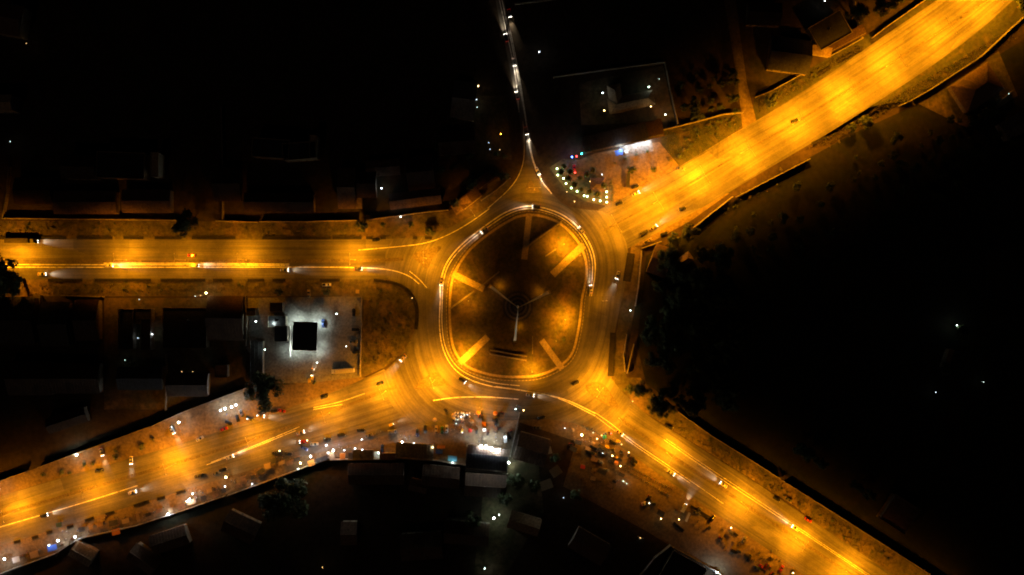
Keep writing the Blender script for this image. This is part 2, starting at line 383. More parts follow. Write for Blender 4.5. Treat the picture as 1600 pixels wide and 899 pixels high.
# roundabout island: raised lawn, painted kerb
co = [XY(p) for p in ISL]; mb = MB()
top = [Vector((x, y, .30)) for x, y in co]
for t in tessellate_polygon([top]):
    tri = [top[i] for i in t]
    if (tri[1] - tri[0]).cross(tri[2] - tri[0]).z < 0: tri.reverse()
    mb.face(tri)
island = struct(mb.build("roundabout_island", "grass"))
isl_w = [V(p) for p in ISL] + [V(ISL[0]), V(ISL[1])]
mb = MB(); strip(mb, isl_w[:-1], .45, 0, .42, 0, True); mb.build("kerb", "kerb_paint", island)
inner = [V(lerp(CEN, p, .955)) for p in ISL]; inner.append(inner[0])
mb = MB(); strip(mb, inner, 1.3, .28, .315, 0); mb.build("footpath", "paver", island)

# pale strips that paint car light trails onto the roads
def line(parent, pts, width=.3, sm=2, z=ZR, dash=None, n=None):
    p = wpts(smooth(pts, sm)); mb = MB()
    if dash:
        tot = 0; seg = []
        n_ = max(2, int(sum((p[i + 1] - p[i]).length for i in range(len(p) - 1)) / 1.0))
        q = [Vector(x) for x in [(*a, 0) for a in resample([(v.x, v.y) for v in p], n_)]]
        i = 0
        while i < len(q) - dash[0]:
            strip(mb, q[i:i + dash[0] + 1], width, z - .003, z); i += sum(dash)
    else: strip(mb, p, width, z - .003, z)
    return mb.build("light_trail", "trail_paint", parent)
def pair(parent, pts, gap=1.5, width=.28, z=ZR, dash=None):
    p = smooth(pts, 2); o = []
    for s_ in (-1, 1):
        q = [(v.x / M_PX + 800, 449.5 - v.y / M_PX) for v in offset_line([V(a) for a in p], s_ * gap / 2)]
        o.append(line(parent, q, width, 0, z, dash))
    return o
TRAILS = [
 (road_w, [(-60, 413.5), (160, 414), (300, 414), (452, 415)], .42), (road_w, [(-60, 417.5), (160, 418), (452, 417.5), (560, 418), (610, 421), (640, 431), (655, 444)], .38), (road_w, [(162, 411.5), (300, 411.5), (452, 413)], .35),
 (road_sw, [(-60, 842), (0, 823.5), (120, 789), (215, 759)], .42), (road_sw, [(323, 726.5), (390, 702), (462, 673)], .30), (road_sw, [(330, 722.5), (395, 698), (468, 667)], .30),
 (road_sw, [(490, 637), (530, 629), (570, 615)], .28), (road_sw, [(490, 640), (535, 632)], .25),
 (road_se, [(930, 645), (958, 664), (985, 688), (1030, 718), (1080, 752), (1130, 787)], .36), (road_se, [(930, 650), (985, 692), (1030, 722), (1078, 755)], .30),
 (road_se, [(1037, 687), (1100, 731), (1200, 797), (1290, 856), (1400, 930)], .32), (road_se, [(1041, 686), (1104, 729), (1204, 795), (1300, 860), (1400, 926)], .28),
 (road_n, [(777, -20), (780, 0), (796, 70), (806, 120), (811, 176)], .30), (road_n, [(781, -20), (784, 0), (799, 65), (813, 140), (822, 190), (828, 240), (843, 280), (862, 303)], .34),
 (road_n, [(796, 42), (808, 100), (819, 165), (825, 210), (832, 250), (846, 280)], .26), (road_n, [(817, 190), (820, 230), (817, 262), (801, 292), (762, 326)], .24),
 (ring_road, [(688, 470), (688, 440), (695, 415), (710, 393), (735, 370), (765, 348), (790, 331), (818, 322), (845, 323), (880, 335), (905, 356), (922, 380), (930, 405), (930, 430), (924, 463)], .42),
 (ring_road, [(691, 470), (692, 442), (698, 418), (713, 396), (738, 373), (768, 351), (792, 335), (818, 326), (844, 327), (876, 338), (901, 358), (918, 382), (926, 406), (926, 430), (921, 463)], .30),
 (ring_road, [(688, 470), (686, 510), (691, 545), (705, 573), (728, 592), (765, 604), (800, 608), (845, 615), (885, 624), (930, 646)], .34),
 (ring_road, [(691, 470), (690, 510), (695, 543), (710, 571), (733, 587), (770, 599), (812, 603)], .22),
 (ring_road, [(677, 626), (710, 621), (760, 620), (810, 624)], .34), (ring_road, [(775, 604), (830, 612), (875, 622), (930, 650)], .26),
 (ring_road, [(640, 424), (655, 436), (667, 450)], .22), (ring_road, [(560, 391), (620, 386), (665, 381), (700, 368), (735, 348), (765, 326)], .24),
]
for par, pts, wd in TRAILS: line(par, pts, wd * {road_w: 1.2, road_se: .55, road_sw: .85, road_n: 1.3, ring_road: 1.5}[par])

# medians and splitter islands
def median(name, pts, width, label, cat="median", h=.22, mat="island_fill"):
    p = wpts(smooth(pts, 2)); root = thing(name, label, cat, tuple(p[0]))
    mb = MB(); q = [v - p[0] for v in p]; strip(mb, q, width, 0, h, 0); mb.build("slab", mat, root)
    for s_ in (1, -1):
        mb = MB(); strip(mb, offset_line(q, s_ * (width / 2 + .1)), .2, 0, h + .05); mb.build("kerb", "island_fill", root)
    return root
median("road_median", [(-80, 408.5), (300, 408.5), (560, 408), (630, 405)], 1.4, "long straight concrete median down the middle of the west road")
median("road_median", [(-80, 829), (0, 805), (215, 741), (320, 711), (480, 658), (620, 604)], 1.3, "concrete median along the south-west road, curving up towards the roundabout")
median("road_median", [(965, 652), (1040, 706), (1160, 786), (1245, 842), (1400, 944)], 1.3, "concrete median down the south-east road between its two carriageways")
for a, b, lb in [((944, 360), (1053, 301), "beside the mouth of the roundabout"), ((1060, 297), (1155, 241), "opposite the bushy verge, second from the roundabout"), ((1162, 237), (1236, 196), "across from the dirt lane mouth"),
                 ((1243, 192), (1383, 105), "in the widest, brightest stretch of the road"), ((1390, 101), (1495, 32), "near the top right corner"), ((1501, 28), (1640, -70), "leaving the top edge of the frame")]:
    median("median_barrier", [a, lerp(a, b, .5), b], .5, "thin worn concrete barrier on the north-east road " + lb, "barrier", .55)
def splitter(poly, label):
    c = V((sum(p[0] for p in poly) / len(poly), sum(p[1] for p in poly) / len(poly)))
    root = thing("splitter_island", label, "traffic island", tuple(c))
    sp = smooth(poly, 2, True); q = [V(p) - c for p in sp]
    mb = MB(); mb.prism([(v.x, v.y) for v in (reversed(q))], 0, .24); mb.build("slab", "island_fill", root)
    mb = MB(); strip(mb, q + [q[0]], .3, 0, .32); mb.build("kerb", "island_fill", root)
splitter([(640, 398), (672, 388), (694, 384), (676, 402), (668, 424), (655, 410)], "triangular paved island splitting the west road at the roundabout")
splitter([(640, 610), (662, 592), (680, 579), (690, 590), (706, 602), (672, 604)], "triangular paved island where the south-west road meets the roundabout")
splitter([(910, 606), (925, 596), (945, 600), (958, 622), (970, 640), (940, 630)], "paved island where the south-east road leaves the roundabout")
splitter([(824, 288), (829, 280), (836, 292), (846, 300), (832, 302), (818, 300)], "small dim paved island at the foot of the north road")

# open roadside drains
def drain(a, b, label, w_=1.5, pts=None):
    p = wpts(pts or [a, b]); c = (p[0] + p[-1]) / 2; q = [v - c for v in p]
    root = thing("storm_drain", label, "drain", (c.x, c.y, .10), 0, "open concrete drains along the kerbs")
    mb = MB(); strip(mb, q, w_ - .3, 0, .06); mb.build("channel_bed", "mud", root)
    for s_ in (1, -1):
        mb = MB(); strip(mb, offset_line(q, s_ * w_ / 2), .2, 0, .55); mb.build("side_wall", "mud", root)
nn = ["first", "second", "third", "fourth", "fifth", "sixth", "seventh", "eighth", "ninth", "tenth", "eleventh", "twelfth"]
for i, (a, b) in enumerate([(-60, 104), (120, 176), (193, 224), (242, 284), (300, 368), (410, 472), (473, 517), (520, 565), (572, 582), (594, 603), (645, 652), (664, 675)]):
    drain((a, 372), (b, 372), f"dark open drain on the north kerb of the west road, {nn[i]} from the left")
for i, (a, b) in enumerate([(75, 129), (148, 236), (251, 321), (333, 363), (387, 413), (426, 446), (500, 531)]):
    drain((a, 438), (b, 438), f"dark open drain on the south kerb of the west road, {nn[i]} from the left")
drain(0, 0, "long dark drain curving round the corner park beside the roundabout", 1.6, smooth([(584, 438), (618, 442), (638, 453), (649, 470), (653, 492), (650, 515)], 2))
for i, (a, b) in enumerate([((22, 848), (32, 845)), ((50, 841), (60, 838)), ((73, 833), (82, 831)), ((105, 825), (115, 822)), ((133, 814), (147, 809)), ((165, 804), (179, 800)), ((209, 791), (233, 783)), ((246, 780), (258, 777)), ((276, 771), (290, 767))]):
    drain(a, b, f"short dark drain on the lower kerb of the south-west road, {nn[i]} from the left", 1.4)
drain((1278, 118), (1298, 105), "short dark drain on the upper kerb of the north-east road"); drain((1308, 98), (1345, 78), "long dark drain below the roadside wall on the north-east road", 2.0)
drain((1360, 67), (1400, 40), "dark drain on the upper kerb of the north-east road near the top edge", 2.0); drain((1268, 225), (1290, 214), "dark drain slots on the lower kerb of the north-east road", 1.2)
drain((1079, 791), (1110, 810), "dark drain beside the bright headlights at the south-east lay-by"); drain((1141, 829), (1152, 838), "small dark drain on the south-east road's lower kerb")
drain((1052, 817), (1068, 830), "dark drain at the back of the south-east lay-by")
drain((958, 520), (954, 588), "dark drain down the east kerb of the roundabout", 3.2)
drain((986, 396), (979, 440), "broad dark drain by the wall corner east of the roundabout", 4.0)

# ------------------------------------------------------------------ walls
def wall(pts, h, label, mat="plaster", cop="kerb_concrete", t=.25):
    p = wpts(pts); c = p[0].copy(); q = [v - c for v in p]
    root = thing("boundary_wall", label, "wall", tuple(c))
    mb = MB(); strip(mb, q, t, 0, h); mb.build("wall_face", mat, root)
    mb = MB(); strip(mb, q, t + .2, h, h + .1); mb.build("coping", cop, root)
    mb = MB()
    for a, b in zip(q, q[1:]):
        L = (b - a).length; k = max(1, int(L / 4)); ang = math.atan2(b.y - a.y, b.x - a.x)
        for i in range(k + 1):
            v = a + (b - a) * (i / k); mb.box((v.x, v.y, h / 2 + .11), (.45, .5, h + .22), ang)
    stuff(mb.build("wall_piers", cop, root))
    return root
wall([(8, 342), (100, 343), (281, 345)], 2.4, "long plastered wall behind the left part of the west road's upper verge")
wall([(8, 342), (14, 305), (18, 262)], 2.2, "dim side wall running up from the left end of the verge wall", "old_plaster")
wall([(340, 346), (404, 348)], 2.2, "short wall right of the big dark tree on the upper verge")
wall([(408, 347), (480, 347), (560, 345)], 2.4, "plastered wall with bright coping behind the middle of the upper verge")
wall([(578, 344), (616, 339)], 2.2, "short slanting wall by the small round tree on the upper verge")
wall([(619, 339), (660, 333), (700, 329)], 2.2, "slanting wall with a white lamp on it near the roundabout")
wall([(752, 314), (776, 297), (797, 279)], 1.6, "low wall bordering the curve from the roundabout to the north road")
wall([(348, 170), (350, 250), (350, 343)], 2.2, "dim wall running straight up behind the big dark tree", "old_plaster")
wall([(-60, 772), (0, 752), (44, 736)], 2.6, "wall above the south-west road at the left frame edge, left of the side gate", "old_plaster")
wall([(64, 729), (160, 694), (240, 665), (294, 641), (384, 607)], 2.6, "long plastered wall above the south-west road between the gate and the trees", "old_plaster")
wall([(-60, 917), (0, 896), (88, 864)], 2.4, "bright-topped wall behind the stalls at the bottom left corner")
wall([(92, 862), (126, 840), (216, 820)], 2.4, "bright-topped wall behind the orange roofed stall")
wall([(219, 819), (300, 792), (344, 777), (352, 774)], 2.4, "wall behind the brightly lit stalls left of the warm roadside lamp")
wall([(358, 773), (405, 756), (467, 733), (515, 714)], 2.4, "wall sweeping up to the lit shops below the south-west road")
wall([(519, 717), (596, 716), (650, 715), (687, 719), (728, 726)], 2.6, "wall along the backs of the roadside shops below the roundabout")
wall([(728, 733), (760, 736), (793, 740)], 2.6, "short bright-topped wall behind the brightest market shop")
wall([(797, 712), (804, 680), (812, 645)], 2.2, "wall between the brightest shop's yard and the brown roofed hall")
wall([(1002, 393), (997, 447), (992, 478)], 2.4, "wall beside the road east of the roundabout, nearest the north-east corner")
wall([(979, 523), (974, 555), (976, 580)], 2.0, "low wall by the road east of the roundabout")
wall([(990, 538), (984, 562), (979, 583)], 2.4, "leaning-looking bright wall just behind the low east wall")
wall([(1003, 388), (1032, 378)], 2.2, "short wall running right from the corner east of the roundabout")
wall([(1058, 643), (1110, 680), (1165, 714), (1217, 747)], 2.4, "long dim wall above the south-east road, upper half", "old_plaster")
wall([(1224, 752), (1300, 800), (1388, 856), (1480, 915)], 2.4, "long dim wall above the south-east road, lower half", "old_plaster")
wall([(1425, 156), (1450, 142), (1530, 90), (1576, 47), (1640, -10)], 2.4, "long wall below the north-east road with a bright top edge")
wall([(1083, 356), (1110, 334), (1142, 309)], 3.5, "tall dark wall added for shade below the corner of the north-east road, right of the parked cars", "old_plaster")  # added tall to keep lamp spill off the ground beyond
wall([(1150, 308), (1200, 282), (1262, 250)], 3.0, "dim wall added for shade behind the scrub below the north-east road", "old_plaster")  # added to block the road lamps and shade the ground behind
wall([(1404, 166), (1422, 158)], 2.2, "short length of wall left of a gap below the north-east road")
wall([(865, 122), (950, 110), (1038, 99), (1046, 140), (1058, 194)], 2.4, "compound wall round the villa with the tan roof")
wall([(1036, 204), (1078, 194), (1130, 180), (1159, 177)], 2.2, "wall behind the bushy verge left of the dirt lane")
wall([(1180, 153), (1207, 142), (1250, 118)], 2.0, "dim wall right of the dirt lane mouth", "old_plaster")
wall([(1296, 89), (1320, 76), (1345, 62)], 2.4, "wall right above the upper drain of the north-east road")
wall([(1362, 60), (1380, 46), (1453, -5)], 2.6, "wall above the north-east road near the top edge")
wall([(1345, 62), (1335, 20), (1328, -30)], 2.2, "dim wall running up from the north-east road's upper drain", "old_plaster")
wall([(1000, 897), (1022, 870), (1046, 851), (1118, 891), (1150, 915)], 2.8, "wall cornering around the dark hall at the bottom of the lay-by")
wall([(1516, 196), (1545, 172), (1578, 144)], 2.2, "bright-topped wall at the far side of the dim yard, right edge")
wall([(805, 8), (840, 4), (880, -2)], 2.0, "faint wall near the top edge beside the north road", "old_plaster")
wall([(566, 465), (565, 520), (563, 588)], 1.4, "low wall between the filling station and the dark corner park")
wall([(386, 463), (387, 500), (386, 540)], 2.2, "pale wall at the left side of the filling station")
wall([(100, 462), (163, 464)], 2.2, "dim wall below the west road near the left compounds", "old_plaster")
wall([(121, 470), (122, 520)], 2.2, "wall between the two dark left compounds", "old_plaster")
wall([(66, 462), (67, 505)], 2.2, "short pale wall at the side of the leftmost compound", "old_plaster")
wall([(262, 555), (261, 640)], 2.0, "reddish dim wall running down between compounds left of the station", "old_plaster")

# ------------------------------------------------------------------ light makers
def pt(parent, loc, power, color, r=.25, spot=None, rot=None, name="light"):
    d = bpy.data.lights.new(name, 'SPOT' if spot else 'POINT'); d.energy = power * LAMP_K; d.color = color; d.shadow_soft_size = r
    if spot: d.spot_size = R(spot[0]); d.spot_blend = spot[1]
    o = bpy.data.objects.new(name, d); COL.objects.link(o); o.location = loc
    if rot is not None: o.rotation_euler = rot
    if parent: o.parent = parent
    return o
def street_lamp(p, ang, label, p1=9000, p2=9000, h=13.0, arms=2, reach=2.6):
    root = thing("street_lamp", label, "street lamp", tuple(V(p, .1)), R(ang), "sodium street lamps on the medians")
    mb = MB(); mb.tube((0, 0, 0), (0, 0, h - .6), .13, .07); mb.box((0, 0, .2), (.5, .5, .4)); mb.build("pole", "steel", root)
    for s_, pw in ((1, p1), (-1, p2))[:arms]:
        mb = MB(); mb.tube((0, 0, h - .7), (0, s_ * reach * .6, h - .1), .05); mb.tube((0, s_ * reach * .6, h - .1), (0, s_ * reach, h), .05); mb.build("arm", "steel", root)
        mb = MB(); mb.box((0, s_ * (reach + .3), h), (.32, .8, .18), 0, 0, .8); hd = mb.build("lamp_head", "steel", root)
        mb = MB(); mb.box((0, s_ * (reach + .3), h - .12), (.24, .6, .06)); mb.build("lens", "lamp_sodium" if pw else "lens_off", hd)
        if pw: pt(root, (0, s_ * (reach + .3), h - .2), pw * STREET_K, SODIUM, .15, (160, .4), (0, 0, 0))
    return root
SL = [((28, 406.5), 0, 11000, 4500, "at the left edge of the frame"), ((198, 406.5), 0, 11000, 4500, "left of the big dark tree"), ((290, 406.5), 0, 4500, 2500, "below the big dark tree, its glow weaker"), ((385, 406.5), 0, 8500, 4000, "above the filling station's left corner"), ((555, 406.5), 0, 14000, 5000, "nearest the roundabout")]
for p, a, p1, p2, lb in SL: street_lamp(p, a, "double-armed street lamp on the west road median " + lb, p1, p2)
for p, a, p1, p2, lb in [((-70, 827), 16, 9000, 9000, "just outside the left frame edge"), ((30, 796), 16, 9000, 9000, "at the left frame edge"), ((150, 760), 16, 8000, 8000, "above the white painted light trail"), ((275, 724), 17, 13000, 12000, "in its brightest pool of light"),
                         ((400, 684.5), 19, 7500, 7500, "below the row of cars parked by the trees"), ((515, 645), 20, 9000, 9000, "below the filling station"), ((603, 611), 23, 12000, 12000, "nearest the roundabout")]:
    street_lamp(p, a, "double-armed street lamp on the south-west median " + lb, p1, p2)
for p, a, p1, p2, lb in [((967, 653.5), -35, 7000, 7000, "nearest the roundabout"), ((1042, 707.5), -34, 12000, 9000, "above the double row of motorcycles"), ((1158, 784.5), -34, 12000, 10000, "in the middle of the road"), ((1243, 840.5), -33, 12000, 10000, "near the dark red car"), ((1322, 893), -33, 12000, 10000, "at the bottom edge of the frame"), ((1420, 957), -33, 9000, 9000, "beyond the bottom edge")]:
    street_lamp(p, a, "double-armed street lamp on the south-east median " + lb, p1, p2)
for i, (p, lb) in enumerate([((957, 353), "at the roundabout mouth"), ((1020, 319), "below the car park"), ((1090, 279), "below the bushy verge"), ((1158, 239.5), "below the dirt lane mouth"), ((1238, 195), "just past the dirt lane"), ((1313, 149), "opposite the short upper drain"),
                      ((1385, 104), "opposite the long upper drain"), ((1460, 55), "third from the top edge"), ((1530, 9), "at the top edge of the frame"), ((1610, -48), "beyond the top right corner")]):
    street_lamp(p, 31, "tall double-armed sodium street lamp on the north-east median " + lb, 9000 if i == 0 else 18500, 8000 if i == 0 else 18500, 15, 2, 4.8)
street_lamp((666, 404), 0, "street lamp standing on the triangular island of the west road", 9000, 6000)
street_lamp((679, 594), 20, "street lamp on the triangular island of the south-west road", 15000, 15000)
street_lamp((933, 608), -35, "street lamp on the island where the south-east road leaves the roundabout", 15000, 9000)
street_lamp((835, 297), 90, "dim street lamp on the small island at the foot of the north road", 1700, 1700, 9)
street_lamp((752, 640), 8, "single street lamp at the lower edge of the roundabout, over the market side", 4500, 0, 10, 1)
street_lamp((742, 338), 35, "single street lamp at the outer kerb north-west of the roundabout", 1800, 0, 9, 1)
street_lamp((947, 470), 90, "single dim street lamp at the east kerb of the roundabout", 1700, 0, 9, 1)

def bulb_lamp(p, h, power, color, mat, label, size=.35, style="pole", group=None, r=.2):
    root = thing({"pole": "lamp_post", "flood": "floodlight", "globe": "garden_light"}[style], label, "lamp", tuple(V(p, .02)), random.uniform(-.4, .4), group)
    mb = MB(); mb.tube((0, 0, 0), (0, 0, h - size), .05, .035, 5); mb.build("pole", "galvanised", root)
    mb = MB()
    if style == "flood": mb.box((0, 0, h - .3), (size * 1.6, size * .7, .15)); mb.build("bracket", "black_plastic", root)
    else: mb.disc((0, 0), size * .5, h - size - .05, h - size, 8); mb.build("holder", "black_plastic", root)
    mb = MB(); mb.ball((0, 0, h), size, 8); mb.build("bulb", mat, root)
    pt(root, (0, 0, h + size + .1), power, color, r)
    return root
WH, WA, ME = (COOL, "lamp_cool"), (WARM, "lamp_warm"), (MERC, "lamp_merc")
BL = [
 # row above south-west road
 ((348, 640), 3, 420, WH, "leftmost of four white lamps in a row on the wall above the south-west road"), ((355, 637.4), 3, 420, WH, "second from left of four white lamps in a row above the south-west road"),
 ((365, 634.7), 3, 420, WH, "third from left of four white lamps in a row above the south-west road"), ((372, 631.5), 3, 420, WH, "rightmost of four white lamps in a row above the south-west road"),
 ((284, 658.5), 3.5, 650, WH, "single white lamp on the verge above the south-west road, above the silver car"), ((125, 709), 3, 450, ME, "greenish white lamp by the wall above the south-west road"),
 ((5, 762), 3, 300, WH, "white lamp at the left frame edge above the south-west road"), ((104, 668), 3, 50, ME, "dim lamp in the dark yard above the south-west road"), ((97, 636+20), 3, 10, WA, "faint warm bulb in the same dark yard"),
 # stalls below the south-west road
 ((357.5, 743), 4, 420, WA, "large warm lamp at the lower kerb of the south-west road"), ((397, 754), 3, 250, WH, "small white lamp on the wall right of the large warm roadside lamp"), ((355, 758), 3, 110, WH, "dim white lamp just below the large warm roadside lamp"),
 ((473, 721), 4, 500, WA, "bright cream lamp left of the orange-lit shop"), ((488, 711), 3.5, 800, WH, "white floodlight beside the orange stall at the shops"), ((468, 731), 2.5, 200, ME, "small greenish lamp at the foot of the wall by the shops"),
 ((523, 702), 3, 420, WH, "first white strip lamp on the lit shop front"), ((515, 706), 3, 260, WH, "second white strip lamp on the lit shop front"), ((557, 699), 3, 280, WH, "white lamp over the grey roofed kiosk, left corner"), ((568, 701), 3, 280, WH, "white lamp over the grey roofed kiosk, right corner"),
 ((439, 703), 2.5, 160, WA, "cream lamp between the cars at the lower kerb"), ((482, 687), 2.5, 160, WA, "cream lamp by the red tail light at the lower kerb"), ((300, 778), 3, 520, WH, "white lamp in the middle of the lit stalls left of the warm lamp"), ((296, 781), 3, 300, WH, "white lamp at the left of the lit stalls"),
 ((305, 769), 3, 220, ME, "greenish lamp above the lit stalls"), ((266.5, 801), 3, 480, WH, "white lamp at the wall, right of the orange roofed stall"), ((122.5, 836), 3, 480, WH, "twin-looking white lamp beside the blue awning, bottom left"), ((96, 842), 3, 420, WH, "white lamp at the right end of the blue awning"),
 ((82, 849), 3, 300, WH, "white lamp at the left end of the blue awning"), ((14, 870), 3.5, 800, WH, "bright white lamp in the bottom left corner"), ((1.5, 896), 3, 300, WH, "white lamp on the very corner of the frame, bottom left"),
 ((567, 685), 3, 110, WH, "small white lamp on the forecourt above the grey roofed kiosk"), ((593, 706), 3, 220, ME, "teal-white lamp beside the blue parked car"),
 # market front
 ((630, 689), 3, 420, WH, "bluish white lamp at the left corner of the long grey shop roof"), ((648, 691), 3, 320, WH, "white lamp at the middle of the long grey shop front"), ((662, 693), 3, 320, WH, "white lamp right of the middle of the long grey shop front"), ((677, 697), 3.5, 380, WA, "cream lamp at the right corner of the long grey shop"),
 ((752, 695), 3.5, 1300, WH, "leftmost of the blazing white lamps on the brightest shop"), ((760, 695), 3.5, 1500, WH, "second of the blazing white lamps on the brightest shop"), ((768, 698), 3.5, 1500, WH, "third of the blazing white lamps on the brightest shop"), ((777, 703), 3.5, 1300, WH, "rightmost of the blazing white lamps on the brightest shop"),
 ((795, 721), 3, 420, ME, "greenish lamp at the right end of the dark blue-grey roof"), ((708, 721), 3, 260, ME, "lamp under the small sky-blue awning"), ((723, 675), 2.5, 90, WH, "small white lamp on a table below the phone stalls"),
 ((757, 670), 2.5, 120, WH, "white sign lamp below the orange parasols"), ((805.5, 638), 3, 110, ME, "white lamp at the top of the market by the long wall"), ((818, 640), 3, 110, WA, "warm lamp beside the white one at the top of the market"),
 ((789.5, 682), 2.5, 120, WH, "white lamp lighting the pale van by the long wall"),
 # crowd of stall lamps
 ((721, 650.5), 2.5, 140, ME, "brightest lamp in the cluster of phone stalls"), ((715, 655), 2.2, 60, ME, "lamp at the lower left of the phone stall cluster"), ((726, 647), 2.2, 60, ME, "upper right lamp of the phone stall cluster"), ((731, 647), 2.2, 60, WH, "rightmost lamp of the phone stall cluster"), ((713.5, 661), 2.2, 40, ME, "lowest lamp of the phone stall cluster"),
 # south-east lay-by
 ((908, 677.5), 4, 520, WA, "largest warm lamp in the south-east lay-by"), ((932, 684), 3, 220, WA, "second warm lamp to the right in the south-east lay-by"), ((939, 679), 2.5, 90, WA, "small warm lamp beside the red light"), ((955.6, 710), 3.5, 320, WA, "warm lamp below the long black bench of the lay-by"),
 ((968, 726), 3.5, 260, WA, "orange-white lamp at the head of the motorcycle rows"), ((981, 705), 3, 120, WA, "warm lamp at the kerb above the motorcycles"), ((970, 693), 2.5, 60, WA, "small warm lamp nearest the road in the lay-by"), ((882, 668), 2.5, 90, WH, "white lamp at the left end of the lay-by stalls"),
 ((926, 675), 2.2, 40, ME, "pale greenish lamp between the two warm lamps"), ((941, 707), 2.2, 50, WH, "dim white lamp left of the warm one below the black bench"), ((972.6, 750), 2.8, 90, ME, "upper of two white lamps below the motorcycle rows"), ((978, 754), 2.4, 50, ME, "lower of two white lamps below the motorcycle rows"),
 ((880, 776), 2.4, 40, WH, "dim white lamp in the dark yards below the lay-by"), ((1059, 809), 3, 200, WA, "warm lamp below the bright headlights at the lay-by"), ((1031, 808), 3, 110, WA, "orange lamp left of the bright headlights at the lay-by"), ((999, 838), 2.5, 60, WA, "dim lamp in the dark bottom of the lay-by"),
 ((1139.6, 822), 3, 150, WA, "warm lamp on a stall by the south-east road's lower kerb"), ((1118, 891), 3.5, 800, WH, "white lamp on the wall of the dark hall, bottom"), ((1236, 892), 3, 260, WA, "warm lamp at the bottom edge by the south-east road"),
 # others
 ((327, 458), 4, 420, WA, "brightest cream lamp on the gate below the west road"), ((309, 463), 3, 60, ME, "small greenish lamp left of the cream gate lamp"), ((317, 462), 3, 60, WA, "small cream lamp between the gate lamps"), ((403, 502), 3, 160, ME, "lamp at the left edge of the filling station yard"), ((627.5, 340), 3, 170, WH, "small white lamp on the slanting wall near the roundabout"),
 ((983, 485), 4, 260, ME, "greenish white lamp at the kerb east of the roundabout"), ((987, 626), 3, 90, WA, "small cream lamp under the tree south-east of the roundabout"), ((24, 224), 4, 45, ME, "lone greenish lamp in the dark at the left edge"), ((49, 72), 4, 25, WA, "lone orange-white lamp in the top left"),
 ((842, 86), 5, 150, WH, "lone white lamp right of the north road, near the top"), ((783, 212), 4, 160, (SODIUM, "lamp_sodium"), "orange lamp in the dark yard left of the north road"), ((764, 225), 3, 14, WH, "tiny white lamp below left of the orange yard lamp"), ((766, 235), 3, 8, WH, "tiniest white lamp left of the north road"), ((781, 236), 3, 12, WA, "tiny orange-white lamp below the orange yard lamp"),
 ((745, 158), 3, 40, WH, "small white lamp left of the north road, uppermost"), ((746, 170), 3, 40, ME, "small white lamp left of the north road, second from top"), ((748, 138), 4, 120, WA, "dim lamp lighting a wall left of the north road"),
 ((1028, 126.5), 3.5, 45, ME, "small lamp at the upper right of the villa compound"), ((1037.5, 182), 3.5, 250, ME, "greenish lamp at the lower right of the villa compound"), ((940, 149), 4.5, 300, WH, "lamp left of the villa's tan roof"), ((942, 177), 6, 390, WA, "lamp at the villa's lower left corner"), ((1013.6, 171), 6, 390, WA, "lamp at the villa's lower right corner"), ((1012, 139), 3.5, 200, ME, "lamp at the villa's upper right corner"),
 ((1588, 185), 4, 110, WH, "white lamp among dim roofs at the right edge"), ((1583, 192), 3, 60, ME, "dim lamp just left of the white one at the right edge"), ((1568, 150), 4, 30, ME, "greenish lamp on the far wall of the dim yard, right"), ((1488, 508), 4, 380, ME, "brightest greenish lamp in the dark fields at the right"), ((1531, 596), 3, 50, ME, "small lamp right of the dark fields' brightest lamp"),
 ((1457, 612), 3, 60, WH, "dim bluish lamp in the dark fields at the right"), ((1477, 560), 3, 160, WA, "dim lamp lighting the narrow pale wall in the dark fields"), ((772, 806), 4, 550, ME, "bright greenish lamp in the dark yard below the brightest shop"), ((780, 802), 3, 200, ME, "second greenish lamp beside the one in the dark yard"), ((758, 884), 4, 260, ME, "greenish lamp at the bottom edge of the frame"),
 ((507, 882), 4, 60, WA, "faint warm lamp at the bottom, left of centre"), ((539, 816), 3, 15, WA, "very faint lamp on a wall in the dark yards at the bottom"), ((598, 296), 3.5, 160, WH, "white lamp on the side of a house above the west road"), ((1284, 6), 4, 110, WH, "white lamp between roofs at the top right"),
 ((897, 316), 2.5, 70, WA, "low warm lamp at the kerb below the palm garden"), ((885, 301), 2.5, 30, WA, "small low lamp at the kerb left of the palm garden"), ((940, 274), 2.5, 90, WH, "white lamp above the small bar roof in the garden"), ((921, 285), 2.5, 40, WA, "small amber lamp left of the bar roof"),
 ((243, 522), 3.5, 130, WH, "lamp at the right side of the dark house left of the station"), ((220, 528), 3, 60, WH, "bluish lamp in the narrow court of the dark house"), ((200, 562), 3, 40, ME, "dim lamp below the dark house left of the station"), ((222, 468), 3, 22, WH, "faint lamp above the dark house left of the station"),
 ((288, 580), 3, 16, WA, "faint warm lamp in the lower compound"), ((305, 580), 3, 16, WA, "faint warm lamp right of the other in the lower compound"),
 ((490, 575), 3, 40, (SODIUM, "lamp_sodium"), "reddish lamp above the lit tricycles by the station"), ((489, 586), 3, 160, WA, "cream lamp over the tricycles below the station"),
 ((512, 694), 3, 200, WH, "white lamp on the forecourt of the lit shop row"), ((540, 702), 3, 220, WH, "white lamp at the orange-fronted shop"), ((645, 466), 3, 20, WA, "faint lamp on the bend of the corner park"),
 ((1076, 788), 1.5, 0, WA, ""),
]
for p, h, pw, (c, mt), lb in BL:
    if not lb: continue
    big = pw >= 400; far = p[0] > 1400 or p[1] > 775 and p[0] < 1000 and p[0] > 420 or p[1] < 240 or (p[1] < 620 and p[0] < 380)
    mt2 = mt + ("_strong" if pw >= 400 else ("_dim" if pw < 100 else ""))
    bulb_lamp(p, h, pw * SMALL_K * (4.5 if pw >= 1000 else 3.4 if big else 1.0) * (.45 if far else 1.0), c, mt2, lb, random.uniform(.85, 1.15) * (.55 if pw >= 1000 else (.42 if big else (.26 if pw >= 100 else .18))), "flood" if big else "pole")
